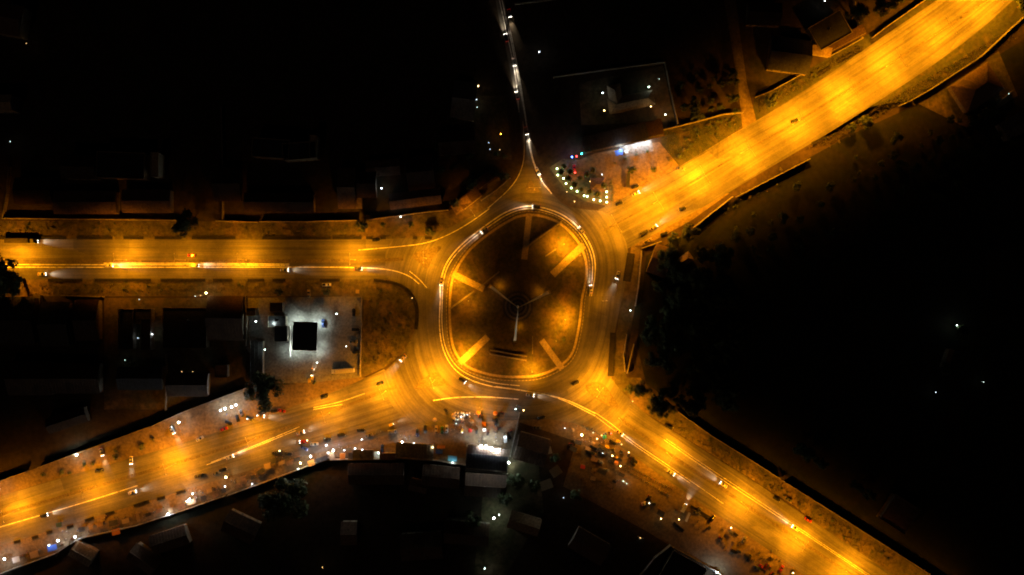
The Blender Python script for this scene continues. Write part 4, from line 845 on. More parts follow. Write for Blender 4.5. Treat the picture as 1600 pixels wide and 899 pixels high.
HS = [
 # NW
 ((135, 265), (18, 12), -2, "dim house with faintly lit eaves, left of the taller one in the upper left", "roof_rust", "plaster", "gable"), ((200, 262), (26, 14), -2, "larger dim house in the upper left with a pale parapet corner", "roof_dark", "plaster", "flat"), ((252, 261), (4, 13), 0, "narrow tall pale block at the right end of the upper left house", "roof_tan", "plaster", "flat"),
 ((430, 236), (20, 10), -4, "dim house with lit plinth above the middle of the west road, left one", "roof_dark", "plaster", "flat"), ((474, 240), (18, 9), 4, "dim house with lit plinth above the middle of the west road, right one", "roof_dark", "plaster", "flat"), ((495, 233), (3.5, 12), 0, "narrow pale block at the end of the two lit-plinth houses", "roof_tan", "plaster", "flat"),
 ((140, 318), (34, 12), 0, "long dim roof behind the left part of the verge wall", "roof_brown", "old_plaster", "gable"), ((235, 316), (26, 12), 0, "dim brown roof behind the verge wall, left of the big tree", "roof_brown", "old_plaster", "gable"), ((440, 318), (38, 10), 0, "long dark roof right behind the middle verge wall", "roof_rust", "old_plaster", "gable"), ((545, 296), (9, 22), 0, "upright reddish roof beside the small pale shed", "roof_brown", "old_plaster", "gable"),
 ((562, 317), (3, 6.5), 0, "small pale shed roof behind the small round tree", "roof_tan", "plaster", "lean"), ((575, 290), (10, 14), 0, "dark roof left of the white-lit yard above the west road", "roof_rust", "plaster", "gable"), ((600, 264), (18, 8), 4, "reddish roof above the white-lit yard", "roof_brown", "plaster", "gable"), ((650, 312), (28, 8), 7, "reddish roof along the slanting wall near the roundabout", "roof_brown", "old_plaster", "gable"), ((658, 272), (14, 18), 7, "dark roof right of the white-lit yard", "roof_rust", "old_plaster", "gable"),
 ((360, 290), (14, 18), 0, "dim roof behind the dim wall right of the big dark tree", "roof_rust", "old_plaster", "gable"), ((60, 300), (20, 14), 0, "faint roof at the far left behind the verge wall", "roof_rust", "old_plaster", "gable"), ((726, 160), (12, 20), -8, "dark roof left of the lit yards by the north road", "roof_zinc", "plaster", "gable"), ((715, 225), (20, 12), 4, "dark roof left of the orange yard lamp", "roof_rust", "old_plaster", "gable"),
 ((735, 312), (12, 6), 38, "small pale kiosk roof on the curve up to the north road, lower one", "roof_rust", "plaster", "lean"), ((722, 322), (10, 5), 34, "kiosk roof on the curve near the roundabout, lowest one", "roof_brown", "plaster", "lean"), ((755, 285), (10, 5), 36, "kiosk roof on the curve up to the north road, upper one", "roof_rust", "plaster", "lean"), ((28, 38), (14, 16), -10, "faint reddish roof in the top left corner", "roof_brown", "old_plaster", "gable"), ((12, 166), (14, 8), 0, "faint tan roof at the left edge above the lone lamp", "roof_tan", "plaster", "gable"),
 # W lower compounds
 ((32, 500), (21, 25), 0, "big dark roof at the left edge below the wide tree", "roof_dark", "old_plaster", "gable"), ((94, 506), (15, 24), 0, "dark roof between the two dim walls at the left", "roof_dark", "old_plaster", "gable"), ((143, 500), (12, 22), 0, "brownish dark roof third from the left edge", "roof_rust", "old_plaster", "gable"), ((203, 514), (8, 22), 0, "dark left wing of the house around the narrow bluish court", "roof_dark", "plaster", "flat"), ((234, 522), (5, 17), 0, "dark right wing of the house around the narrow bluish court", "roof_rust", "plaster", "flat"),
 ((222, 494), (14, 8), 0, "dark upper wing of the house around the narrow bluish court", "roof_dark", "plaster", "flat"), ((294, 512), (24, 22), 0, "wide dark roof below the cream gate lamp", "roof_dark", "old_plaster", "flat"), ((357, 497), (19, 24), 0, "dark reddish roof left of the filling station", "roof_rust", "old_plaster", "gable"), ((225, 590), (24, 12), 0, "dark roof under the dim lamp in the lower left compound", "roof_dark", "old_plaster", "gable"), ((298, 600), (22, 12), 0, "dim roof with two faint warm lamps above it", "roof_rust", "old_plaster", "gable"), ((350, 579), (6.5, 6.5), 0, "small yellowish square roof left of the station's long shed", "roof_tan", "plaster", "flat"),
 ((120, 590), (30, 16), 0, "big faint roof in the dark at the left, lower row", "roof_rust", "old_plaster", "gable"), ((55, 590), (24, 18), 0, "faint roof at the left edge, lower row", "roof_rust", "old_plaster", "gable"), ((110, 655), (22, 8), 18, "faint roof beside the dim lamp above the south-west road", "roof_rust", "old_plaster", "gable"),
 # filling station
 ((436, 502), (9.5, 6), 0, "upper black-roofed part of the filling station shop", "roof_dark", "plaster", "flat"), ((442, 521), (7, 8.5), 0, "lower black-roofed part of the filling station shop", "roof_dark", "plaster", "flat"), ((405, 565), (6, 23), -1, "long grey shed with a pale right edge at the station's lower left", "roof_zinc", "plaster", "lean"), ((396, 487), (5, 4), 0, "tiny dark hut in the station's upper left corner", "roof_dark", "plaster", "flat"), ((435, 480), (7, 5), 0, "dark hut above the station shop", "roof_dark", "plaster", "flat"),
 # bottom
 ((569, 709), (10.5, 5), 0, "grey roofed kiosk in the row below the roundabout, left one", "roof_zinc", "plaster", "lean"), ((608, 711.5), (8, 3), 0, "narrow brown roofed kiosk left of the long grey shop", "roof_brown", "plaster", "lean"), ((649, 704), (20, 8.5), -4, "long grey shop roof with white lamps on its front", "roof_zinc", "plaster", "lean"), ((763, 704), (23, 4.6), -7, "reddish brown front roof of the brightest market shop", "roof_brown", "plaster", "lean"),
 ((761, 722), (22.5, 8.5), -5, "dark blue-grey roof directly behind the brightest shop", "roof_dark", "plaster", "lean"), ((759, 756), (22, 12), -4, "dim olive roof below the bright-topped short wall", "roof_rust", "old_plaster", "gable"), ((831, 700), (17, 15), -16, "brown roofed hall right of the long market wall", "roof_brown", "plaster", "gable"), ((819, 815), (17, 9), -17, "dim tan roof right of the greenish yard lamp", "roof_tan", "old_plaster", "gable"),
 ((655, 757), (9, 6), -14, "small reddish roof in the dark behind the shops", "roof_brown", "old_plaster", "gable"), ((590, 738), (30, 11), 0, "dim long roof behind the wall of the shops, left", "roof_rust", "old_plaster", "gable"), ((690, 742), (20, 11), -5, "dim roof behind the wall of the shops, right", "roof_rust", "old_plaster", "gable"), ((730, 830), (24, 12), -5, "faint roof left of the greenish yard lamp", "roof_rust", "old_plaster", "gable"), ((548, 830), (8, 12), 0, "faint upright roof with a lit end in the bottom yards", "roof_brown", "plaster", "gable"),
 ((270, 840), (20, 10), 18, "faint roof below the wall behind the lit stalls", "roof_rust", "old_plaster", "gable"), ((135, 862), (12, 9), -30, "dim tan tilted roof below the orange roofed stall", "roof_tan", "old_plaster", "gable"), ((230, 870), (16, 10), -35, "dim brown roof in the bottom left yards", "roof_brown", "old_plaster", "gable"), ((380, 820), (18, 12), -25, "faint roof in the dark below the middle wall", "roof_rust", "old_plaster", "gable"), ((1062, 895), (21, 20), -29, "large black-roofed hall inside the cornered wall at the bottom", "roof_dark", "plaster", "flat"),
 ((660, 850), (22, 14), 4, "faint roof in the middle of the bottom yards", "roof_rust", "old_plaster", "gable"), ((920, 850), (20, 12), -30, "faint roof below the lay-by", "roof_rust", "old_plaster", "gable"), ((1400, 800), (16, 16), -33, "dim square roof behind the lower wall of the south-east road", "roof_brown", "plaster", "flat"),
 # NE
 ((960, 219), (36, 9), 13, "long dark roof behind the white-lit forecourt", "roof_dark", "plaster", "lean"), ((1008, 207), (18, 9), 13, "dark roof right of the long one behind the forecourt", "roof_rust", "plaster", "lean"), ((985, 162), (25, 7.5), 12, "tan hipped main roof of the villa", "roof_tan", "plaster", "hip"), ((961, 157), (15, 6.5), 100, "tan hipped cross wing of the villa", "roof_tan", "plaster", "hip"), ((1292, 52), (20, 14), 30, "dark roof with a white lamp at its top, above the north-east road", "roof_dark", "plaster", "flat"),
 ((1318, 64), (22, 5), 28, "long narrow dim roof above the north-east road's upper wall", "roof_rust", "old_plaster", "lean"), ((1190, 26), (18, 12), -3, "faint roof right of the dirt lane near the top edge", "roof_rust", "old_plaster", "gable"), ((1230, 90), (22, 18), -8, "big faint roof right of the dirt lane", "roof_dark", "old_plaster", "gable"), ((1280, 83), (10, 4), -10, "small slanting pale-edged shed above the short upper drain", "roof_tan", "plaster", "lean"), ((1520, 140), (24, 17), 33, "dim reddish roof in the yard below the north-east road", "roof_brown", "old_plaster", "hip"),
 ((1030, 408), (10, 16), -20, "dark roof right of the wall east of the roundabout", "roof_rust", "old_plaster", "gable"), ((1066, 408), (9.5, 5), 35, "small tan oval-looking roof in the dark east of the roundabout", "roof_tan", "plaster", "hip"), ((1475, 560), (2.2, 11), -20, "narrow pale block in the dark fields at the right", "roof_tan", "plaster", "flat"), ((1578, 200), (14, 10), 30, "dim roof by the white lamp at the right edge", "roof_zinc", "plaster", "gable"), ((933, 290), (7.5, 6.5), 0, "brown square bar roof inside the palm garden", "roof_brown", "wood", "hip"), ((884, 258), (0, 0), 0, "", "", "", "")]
for p, sz, rot, lb, rf, wm, kd in HS:
    if not lb: continue
    big = max(sz) > 10
    nm, ct = ("shop", "shop") if "shop" in lb or "kiosk" in lb else (("shed", "shed") if "shed" in lb or "hut" in lb else ("house", "house"))
    nw = p[1] < 270 and p[0] < 500
    if nw: wm = "cream_wall"; rf = "cream_wall" if rf == "roof_tan" else rf  # glow of the road lamps put into paler colours here
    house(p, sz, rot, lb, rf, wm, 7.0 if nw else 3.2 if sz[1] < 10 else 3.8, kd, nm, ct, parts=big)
# filling station canopy
can = thing("filling_station_canopy", "square dark flat canopy over the pumps of the filling station, light spilling from under it", "canopy", tuple(V((481, 524.5))), R(-2))
mb = MB(); mb.box((0, 0, 5.4), (13.2, 15.6, .5)); mb.build("roof_slab", "roof_dark", can)
mb = MB()
for s_ in (1, -1): mb.box((0, s_ * 7.9, 5.35), (13.6, .12, .8)); mb.box((s_ * 6.7, 0, 5.35), (.12, 15.7, .8))
mb.build("fascia", "canvas_white", can)
for sx in (-1, 1):
    for sy in (-1, 1):
        mb = MB(); mb.box((sx * 4, sy * 5, 2.6), (.4, .4, 5.1)); mb.build("column", "canvas_white", can)
        mb = MB(); mb.box((sx * 2.8, sy * 3.6, 5.05), (1.2, 1.2, .1)); mb.build("ceiling_lamp", "lamp_cool", can)
        pt(can, (sx * 6.0, sy * 7.2, 4.6), 640 if (sy > 0 or sx < 0) else 420, MERC, .3, (150, .6), (0, 0, 0))
for sx, sy in ((-2.5, 2.5), (-2.5, -2.5), (2.5, 2.5), (2.5, -2.5)):
    c = V((481, 524.5)) + Vector((sx, sy, 0)); r_ = thing("fuel_pump", "fuel pump under the dark canopy", "fuel pump", (c.x, c.y, .02), 0, "pumps under the canopy")
    mb = MB(); mb.box((0, 0, .08), (1.0, 2.0, .16)); mb.build("plinth", "kerb_concrete", r_)
    mb = MB(); mb.box((0, 0, .95), (.5, .8, 1.5)); mb.build("cabinet", "paint_green", r_)
    mb = MB(); mb.box((0, 0, 1.8), (.52, .82, .2)); mb.build("header", "canvas_white", r_)
# lit price sign strip beside the canopy
sg = thing("sign_board", "tall pale lit fascia board standing left of the station canopy", "sign", tuple(V((455.5, 533))))
mb = MB(); mb.box((0, 0, 2.0), (.3, 17, 1.2)); mb.build("board", "canvas_white", sg)
mb = MB()
for y in (-7, 0, 7): mb.tube((0, y, 0), (0, y, 1.4), .1)
mb.build("posts", "steel", sg)
for y in (-6, 2): pt(sg, (-1.2, y, 3.4), 110, MERC, .2)
pt(sg, (-9, 10, 4), 120, MERC, .2)
for p, pw in (((530, 490), 80), ((420, 545), 25), ((545, 540), 20), ((500, 565), 30)):
    bulb_lamp(p, 6, pw, MERC, "lamp_merc", {530: "tall yard light right of the canopy's upper corner", 420: "dim yard light by the long grey shed of the station", 545: "dim yard light at the right of the station yard", 500: "yard light below the canopy"}[p[0]], .2, "pole")
# lit forecourt north-east
fc = thing("forecourt_apron", "white-lit paved forecourt in front of the long dark roof", "forecourt", tuple(V((995, 233), .05)), R(13))
mb = MB(); mb.box((0, 0, .05), (18, 6.5, .1)); mb.build("slab", "forecourt", fc)
for x in (-6, 0, 6): pt(fc, (x, 2.6, 2.8), 420 if x > -6 else 200, (.85, .92, 1.0), .3)
for x in (-6, 0, 6):
    mb = MB(); mb.box((x, 3.4, 2.9), (3, .2, .2)); mb.build("tube_lamp", "lamp_cool", fc)
bb = thing("billboard", "bright blue square board lying beside the white-lit forecourt", "billboard", tuple(V((966, 240))), R(13))
mb = MB(); mb.box((0, 0, 2.4), (4.4, 3.2, .2)); mb.build("panel", "canvas_blue", bb)
mb = MB()
for x in (-2, 2): mb.tube((x, 0, 0), (x, 0, 2.3), .08)
mb.build("posts", "steel", bb); pt(bb, (1.5, 1.8, 4), 220, COOL)
hg = thing("hedge", "tall dark clipped hedge on the right side of the palm garden", "hedge", tuple(V((955, 299))), 0)
mb = MB()
for i in range(26): leafblob(mb, (random.uniform(-.8, .8), -6.4 + i * .5, 1.2), .8, 40, .2)
mb.build("foliage", "leaf", hg); mb = MB()
for i in range(8): mb.tube((0, -6 + i * 1.7, 0), (0, -6 + i * 1.7, 1.1), .06)
mb.build("stems", "bark", hg)

# ------------------------------------------------------------------ stalls, parasols, benches
def stall(p, rot, label, top="canvas_blue", w_=3.2, d=2.4, name="market_stall", lit=0):
    root = thing(name, label, "stall", tuple(V(p, .03)), R(rot))
    mb = MB()
    for sx in (-1, 1):
        for sy in (-1, 1): mb.tube((sx * w_ * .45, sy * d * .45, 0), (sx * w_ * .45, sy * d * .45, 2.3 + .25 * (sy < 0)), .05, None, 4)
    mb.build("posts", "wood", root)
    mb = MB(); mb.loft([[(-w_ / 2, -d / 2, 2.6), (w_ / 2, -d / 2, 2.6), (w_ / 2, -d / 2, 2.64), (-w_ / 2, -d / 2, 2.64)], [(-w_ / 2, 0, 2.42), (w_ / 2, 0, 2.42), (w_ / 2, 0, 2.46), (-w_ / 2, 0, 2.46)], [(-w_ / 2, d / 2, 2.3), (w_ / 2, d / 2, 2.3), (w_ / 2, d / 2, 2.34), (-w_ / 2, d / 2, 2.34)]]); mb.build("awning", top, root)
    mb = MB(); mb.box((0, d * .35, .85), (w_ * .9, .8, .06)); mb.box((0, d * .35, .42), (w_ * .85, .6, .8)); mb.build("counter", "wood", root)
    mb = MB()
    for i in range(8): mb.box((-w_ * .4 + i * w_ * .11, d * .35 + random.uniform(-.2, .2), .98), (.25, .22, .2), random.random())
    stuff(mb.build("goods", "goods", root))
    return root
def parasol(p, mat, label, r=1.25):
    root = thing("parasol", label, "parasol", tuple(V(p, .03)), random.random()); mb = MB(); mb.tube((0, 0, 0), (0, 0, 2.5), .03); mb.build("pole", "galvanised", root)
    mb = MB()
    for k in range(8):
        a, b = k * math.pi / 4, (k + 1) * math.pi / 4
        mb.face([(0, 0, 2.55), (r * math.cos(a), r * math.sin(a), 2.1), (r * math.cos((a + b) / 2) * .94, r * math.sin((a + b) / 2) * .94, 2.06), (r * math.cos(b), r * math.sin(b), 2.1)])
    mb.build("canopy", mat, root)
    mb = MB(); mb.box((0, .4, .4), (1.0, .7, .8)); mb.build("table", "wood", root)
STL = [((96.5, 818), 17, "canvas_blue", 3.4, 2.6, "dark blue-white stall at the lower kerb of the south-west road"), ((86, 854), 17, "canvas_blue", 5.5, 3.2, "long blue awning against the wall at the bottom left"), ((108, 847), 17, "canvas_tan", 3, 2.6, "tan stall roof right of the long blue awning"), ((58, 864), 17, "canvas_tan", 4.8, 3.6, "dull tan stall roof left of the long blue awning"), ((30, 872), 17, "canvas_white", 4, 3, "pale stall by the bright corner lamp"),
       ((185, 829), 15, "canvas_orange", 4.6, 3.2, "orange roofed stall by the kerb, lower left"), ((181, 815), 15, "roof_dark", 5, 3, "dark stall roof just above the orange one"), ((219, 806), 15, "canvas_tan", 1.8, 5, "narrow tan stall standing upright against the wall"), ((270, 795), 18, "canvas_tan", 3, 2.5, "tan stall beside the white wall lamp"), ((287, 790), 18, "roof_brown", 4, 2.5, "brown stall left of the brightest stall group"),
       ((302, 783), 18, "canvas_tan", 5, 2.4, "tan stall under the white stall lamps"), ((321, 777), 18, "roof_dark", 3, 3, "dark small stall right of the lit stall group"), ((340, 771), 18, "roof_brown", 4, 3, "brown stall left of the narrow white-lit gap"), ((383, 748), 20, "roof_brown", 3.2, 4, "brown upright stall right of the large warm lamp"), ((362, 765), -60, "canvas_tan", 1, 5.5, "slim pale plank stall at the wall below the large warm lamp"),
       ((430, 718), 20, "roof_dark", 4, 3, "dark stall among the lower kerb cars"), ((420, 727), 15, "canvas_tan", 3.6, 3, "tan patched stall left of the shops"), ((410, 735), 35, "roof_dark", 4, 2.5, "dark stall closest to the wall left of the shops"), ((488, 722), 18, "canvas_orange", 3.6, 3.2, "bright orange stall top at the left end of the shops"), ((505, 716), 20, "roof_dark", 7, 2.6, "dark long stall roof right of the bright orange one"), ((520, 711), 14, "canvas_tan", 3, 4, "tan shop stall under the strip lamps"),
       ((537, 712), 2, "canvas_orange", 3, 3.6, "orange glowing stall right of the strip lamps"), ((550, 711), 2, "roof_dark", 3, 4, "dark stall left of the grey roofed kiosk"), ((590, 710), 2, "canvas_white", 3, 4, "pale stall right of the grey roofed kiosk"), ((707.5, 715), -4, "sky_blue_sheet", 5, 3, "small sky-blue awning with a lamp beneath it"), ((690, 697), -4, "canvas_orange", 4.5, 1.4, "narrow orange awning right of the long grey shop"), ((687, 704), -4, "canvas_blue", 4, 2.4, "dark blue stall right of the long grey shop"),
       ((756.5, 662), 5, "canvas_orange", 2.2, 2.2, "square orange stall below the parasols"), ((757, 671), 3, "canvas_white", 2.2, 1.6, "small white counter stall below the square orange one"), ((868, 735), 35, "canvas_tan", 6, 5, "upper of two tan cloth shelters below the lay-by"), ((853, 756), 20, "canvas_tan", 7, 5, "lower and wider of two tan cloth shelters below the lay-by"), ((858, 702), 14, "canvas_white", 2.4, 4, "pale lit shelter at the brown hall's corner"),
       ((980, 290), 88, "roof_dark", 3, 2, "dark kiosk in the column of kiosks in the car park, lowest"), ((980, 283), 88, "roof_dark", 3, 2, "dark kiosk in the column of kiosks in the car park, middle"), ((980.5, 276), 88, "roof_dark", 3, 2, "dark kiosk in the column of kiosks in the car park, top"), ((945, 688+12), -30, "roof_dark", 9, 1.6, "long black bench-like stall in the lay-by"), ((1073, 806), 68, "canvas_white", 5.4, 1.2, "narrow pale shelter beside the bright headlights"), ((1031, 800), -30, "roof_dark", 4, 3, "dark stall by the orange lamp of the lay-by"),
       ((1140, 829), -35, "roof_dark", 3, 2, "dark stall under the warm lamp at the lower kerb"), ((978, 225+14), 13, "canvas_white", 2.0, 2.0, "small pale stall in front of the white-lit forecourt"), ((895, 700), -28, "roof_dark", 4, 2.6, "dark stall in the left of the lay-by"), ((918, 700), -20, "canvas_tan", 3, 1.6, "thin tan stall below the largest warm lamp"), ((903, 690), -20, "roof_dark", 4, 2.4, "dark stall just below the largest warm lamp"), ((928, 716), -25, "roof_brown", 4, 2.6, "brown stall in the middle of the lay-by"),
       ((940, 735), -25, "roof_dark", 5, 3, "dark stall in the lower lay-by"), ((910, 728), -15, "canvas_red", 2.6, 2, "dull red stall in the lower lay-by"), ((970, 740), -30, "roof_dark", 3.6, 2, "dark stall above the two white lamps"), ((1000, 842), -20, "roof_dark", 4, 3, "dark stall by the dim lamp at the bottom of the lay-by"), ((560, 440+16), 0, "canvas_tan", 2, 2, "tiny tan stall on the verge above the station yard"), ((926, 746), -15, "canvas_tan", 3, 2, "dim tan stall low in the lay-by"), ((952, 757), -28, "roof_brown", 3, 2, "brown stall left of the two white lamps")]
for p, rot, top, w_, d, lb in STL: stall(p, rot, lb, top, w_, d)
for p, mt, lb in [((747.5, 644.5), "canvas_orange", "orange parasol right of the phone stall lamps"), ((774, 645), "canvas_orange", "orange parasol further right, nearest the long wall"), ((709, 648), "canvas_tan", "tan parasol left of the phone stall lamps"), ((735, 672), "canvas_red", "reddish parasol below the phone stalls"), ((738, 658), "canvas_tan", "dim tan parasol in the middle of the market"), ((680, 655), "canvas_tan", "tan parasol at the upper left of the market"),
                  ((926, 692), "canvas_tan", "tan parasol by the second warm lamp"), ((962, 722), "canvas_orange", "orange parasol at the head of the motorcycle rows"), ((894, 671), "canvas_tan", "tan parasol at the left of the lay-by lamps"), ((944, 668+14), "canvas_teal", "teal parasol beside the red light"), ((918, 668), "roof_dark", "dark parasol at the top of the lay-by")]:
    parasol(p, mt, lb)
# rows of phone-stall tables
for i in range(16):
    p = (712 + (i % 6) * 4.2 + random.uniform(-1, 1), 645 + (i // 6) * 5 + random.uniform(-1, 1)); root = thing("vendor_table", "small pale vendor table in the phone stall cluster", "table", tuple(V(p, .03)), random.random() * 3, "phone stall tables")
    mb = MB(); mb.box((0, 0, .78), (1.1, .7, .05)); mb.build("tabletop", "canvas_white", root)
    mb = MB(); [mb.tube((sx * .45, sy * .28, 0), (sx * .45, sy * .28, .76), .03, None, 4) for sx in (-1, 1) for sy in (-1, 1)]; mb.build("legs", "wood", root)

# ------------------------------------------------------------------ vehicles
PROTO = {}
def wheel(parent, x, y, r=.32, w_=.22, sub=True):
    mb = MB(); mb.tube((x, y - w_ / 2, r), (x, y + w_ / 2, r), r, r, 12); wo = mb.build("wheel", "rubber", parent)
    if sub: mb = MB(); s_ = 1 if y > 0 else -1; mb.tube((x, y + s_ * w_ / 2, r), (x, y + s_ * (w_ / 2 + .02), r), r * .6, r * .55, 8); mb.build("rim", "galvanised", wo)
def section(x, hw, z0, z1, b=.12):
    return [(x, -hw, z0), (x, hw, z0), (x, hw, z1 - b), (x, hw - b, z1), (x, -hw + b, z1), (x, -hw, z1 - b)]
def make(kind, col, lit):
    key = (kind, col, lit)
    if key in PROTO: return copy_tree(PROTO[key])
    pm_ = "paint_" + col
    if kind == "moto":
        root = thing("motorcycle", "", "motorcycle"); mb = MB(); mb.loft([section(-.6, .12, .75, .85, .03), section(0, .16, .6, .82, .03), section(.35, .14, .6, .95, .03), section(.5, .08, .7, .9, .02)]); mb.build("body", pm_, root)
        for x in (-.62, .62): mb = MB(); mb.tube((x, -.06, .3), (x, .06, .3), .3, .3, 10); mb.build("wheel", "rubber", root)
        mb = MB(); mb.box((-.3, 0, .88), (.75, .26, .1)); mb.build("seat", "black_plastic", root)
        mb = MB(); mb.tube((.42, -.36, 1.05), (.42, .36, 1.05), .03); mb.tube((.42, 0, 1.05), (.62, 0, .3), .04); mb.build("handlebar", "steel", root)
        mb = MB(); mb.ball((.56, 0, .92), .1, 6); mb.build("headlight", "headlamp_on" if lit else "lens_off", root)
    elif kind == "trike":
        root = thing("motor_tricycle", "", "tricycle"); mb = MB(); mb.loft([section(-1.2, .6, .35, 1.0), section(-.2, .62, .35, .95), section(.5, .6, .35, 1.0), section(1.15, .35, .45, 1.0)]); mb.build("body", pm_, root)
        mb = MB(); mb.loft([section(-1.2, .62, 1.65, 1.75, .05), section(.5, .62, 1.68, 1.8, .05), section(.85, .55, 1.6, 1.66, .03)]); mb.build("roof", "black_plastic" if col != "yellow" else "paint_yellow", root)
        mb = MB(); mb.box((.78, 0, 1.3), (.05, 1.0, .6)); mb.build("windscreen", "glass_dark", root)
        for x, y in ((1.0, 0), (-.8, .6), (-.8, -.6)): wheel(root, x, y, .24, .14, False)
        mb = MB(); mb.ball((1.2, 0, .85), .11, 6); mb.build("headlight", "headlamp_on" if lit else "lens_off", root)
    elif kind == "lorry":
        root = thing("lorry", "", "lorry"); mb = MB(); mb.loft([section(6.0, 1.2, .6, 2.9, .2), section(7.6, 1.2, .6, 2.9, .2), section(8.1, 1.15, .6, 2.0, .2)]); mb.build("cab", pm_, root)
        mb = MB(); mb.box((8.0, 0, 2.2), (.08, 2.0, .8)); mb.build("windscreen", "glass_dark", root)
        mb = MB(); mb.box((-1.3, 0, 2.3), (13.2, 2.5, 2.7)); mb.build("trailer", "canvas_white" if col == "white" else "mud", root)
        mb = MB(); mb.box((.5, 0, .8), (14, .9, .25)); mb.build("chassis", "steel", root)
        for x in (7, 4.2, -4.5, -5.8, -7): [wheel(root, x, y, .5, .35) for y in (-1.0, 1.0)]
        for y in (-.9, .9): mb = MB(); mb.box((8.13, y, .95), (.1, .35, .25)); mb.build("headlight", "lens_off", root)
    else:
        nm, ct = {"car": ("parked_car", "car"), "van": ("minibus", "minibus"), "pickup": ("pickup_truck", "pickup")}[kind]; root = thing(nm, "", ct)
        L = {"car": 2.2, "van": 2.4, "pickup": 2.5}[kind]; hw = .86 if kind != "van" else .92
        mb = MB()
        if kind == "car":
            mb.loft([section(-L, hw * .84, .42, .82), section(-L + .3, hw, .25, 1.0), section(-1.0, hw, .22, 1.0), section(.9, hw, .22, .98), section(1.8, hw * .96, .25, .84), section(L, hw * .8, .35, .66)]); mb.build("body", pm_, root)
            mb = MB(); mb.loft([section(-1.75, hw * .78, .95, 1.0, .02), section(-1.15, hw * .74, .95, 1.40, .14), section(.15, hw * .74, .95, 1.42, .14), section(.98, hw * .82, .94, 1.0, .02)]); cb = mb.build("windows", "glass_dark", root)
            mb = MB(); mb.loft([section(-1.1, hw * .66, 1.385, 1.43, .02), section(.1, hw * .66, 1.405, 1.455, .02)]); mb.build("roof_panel", pm_, root)
        elif kind == "van":
            mb.loft([section(-L, hw, .35, 1.9, .15), section(L - .9, hw, .3, 1.95, .15), section(L - .25, hw * .95, .3, 1.2, .12), section(L, hw * .85, .35, .85, .1)]); mb.build("body", pm_, root)
            mb = MB(); mb.loft([[(L - .86, -.75, 1.86), (L - .86, .75, 1.86), (L - .86, .75, 1.9), (L - .86, -.75, 1.9)], [(L - .22, -.78, 1.22), (L - .22, .78, 1.22), (L - .22, .78, 1.27), (L - .22, -.78, 1.27)]]); mb.build("windscreen", "glass_dark", root)
            for s_ in (1, -1): mb = MB(); mb.box((-.4, s_ * (hw + .01), 1.4), (3.4, .03, .5)); mb.build("side_window", "glass_dark", root)
            mb = MB(); [mb.box((x, 0, 2.03), (.06, 1.4, .06)) for x in (-1.8, -.8, .2, 1)]; [mb.tube((-1.9, y, 2.07), (1.1, y, 2.07), .03, None, 4) for y in (-.6, .6)]; mb.build("roof_rack", "steel", root)
        else:
            mb.loft([section(-L, hw, .4, .95), section(L - 1.3, hw, .35, .98), section(L - .1, hw * .95, .4, .85), section(L, hw * .85, .45, .75)]); mb.build("body", pm_, root)
            mb = MB(); mb.loft([section(-.35, hw * .8, .95, 1.0, .02), section(-.15, hw * .76, .95, 1.55, .12), section(.75, hw * .76, .95, 1.55, .12), section(1.35, hw * .82, .95, 1.0, .02)]); mb.build("windows", "glass_dark", root)
            mb = MB(); mb.loft([section(-.1, hw * .68, 1.54, 1.58, .02), section(.72, hw * .68, 1.54, 1.58, .02)]); mb.build("roof_panel", pm_, root)
            mb = MB(); mb.box((-1.5, 0, .99), (1.7, 1.35, .05)); mb.build("load_bed", "black_plastic", root)
        for x in (-L + .75, L - .8):
            for y in (-hw + .08, hw - .08): wheel(root, x, y)
        for y in (-.6, .6):
            mb = MB(); mb.box((L - .04, y, .68), (.16, .34, .16)); mb.build("headlight", "headlamp_on" if lit else "lens_off", root)
            mb = MB(); mb.box((-L + .02, y, .74), (.1, .3, .14)); mb.build("tail_light", "tail_on" if lit else "lens_red", root)
    if lit:
        x = {"moto": .8, "trike": 1.4, "lorry": 8.4, "car": 2.35, "van": 2.55, "pickup": 2.6}[kind]
        for y in ((0,) if kind in ("moto", "trike") else (-.6, .6)):
            pt(root, (x, y, .75), 900, (1, .80, .56), .08, (34, .8), (R(90 - 5), 0, R(-90)), "beam")
    reg(root); PROTO[key] = root
    return root
def veh(kind, p, img_ang, col, label, lit=False, group=None, z=.03):
    """img_ang: direction the front points, degrees anticlockwise from east"""
    o = make(kind, col, lit); o.location = tuple(V(p, z)); o.rotation_euler = (0, 0, R(img_ang)); o['label'] = label
    if group: o['group'] = group
    elif 'group' in o: del o['group']
    return o
ZC = .145
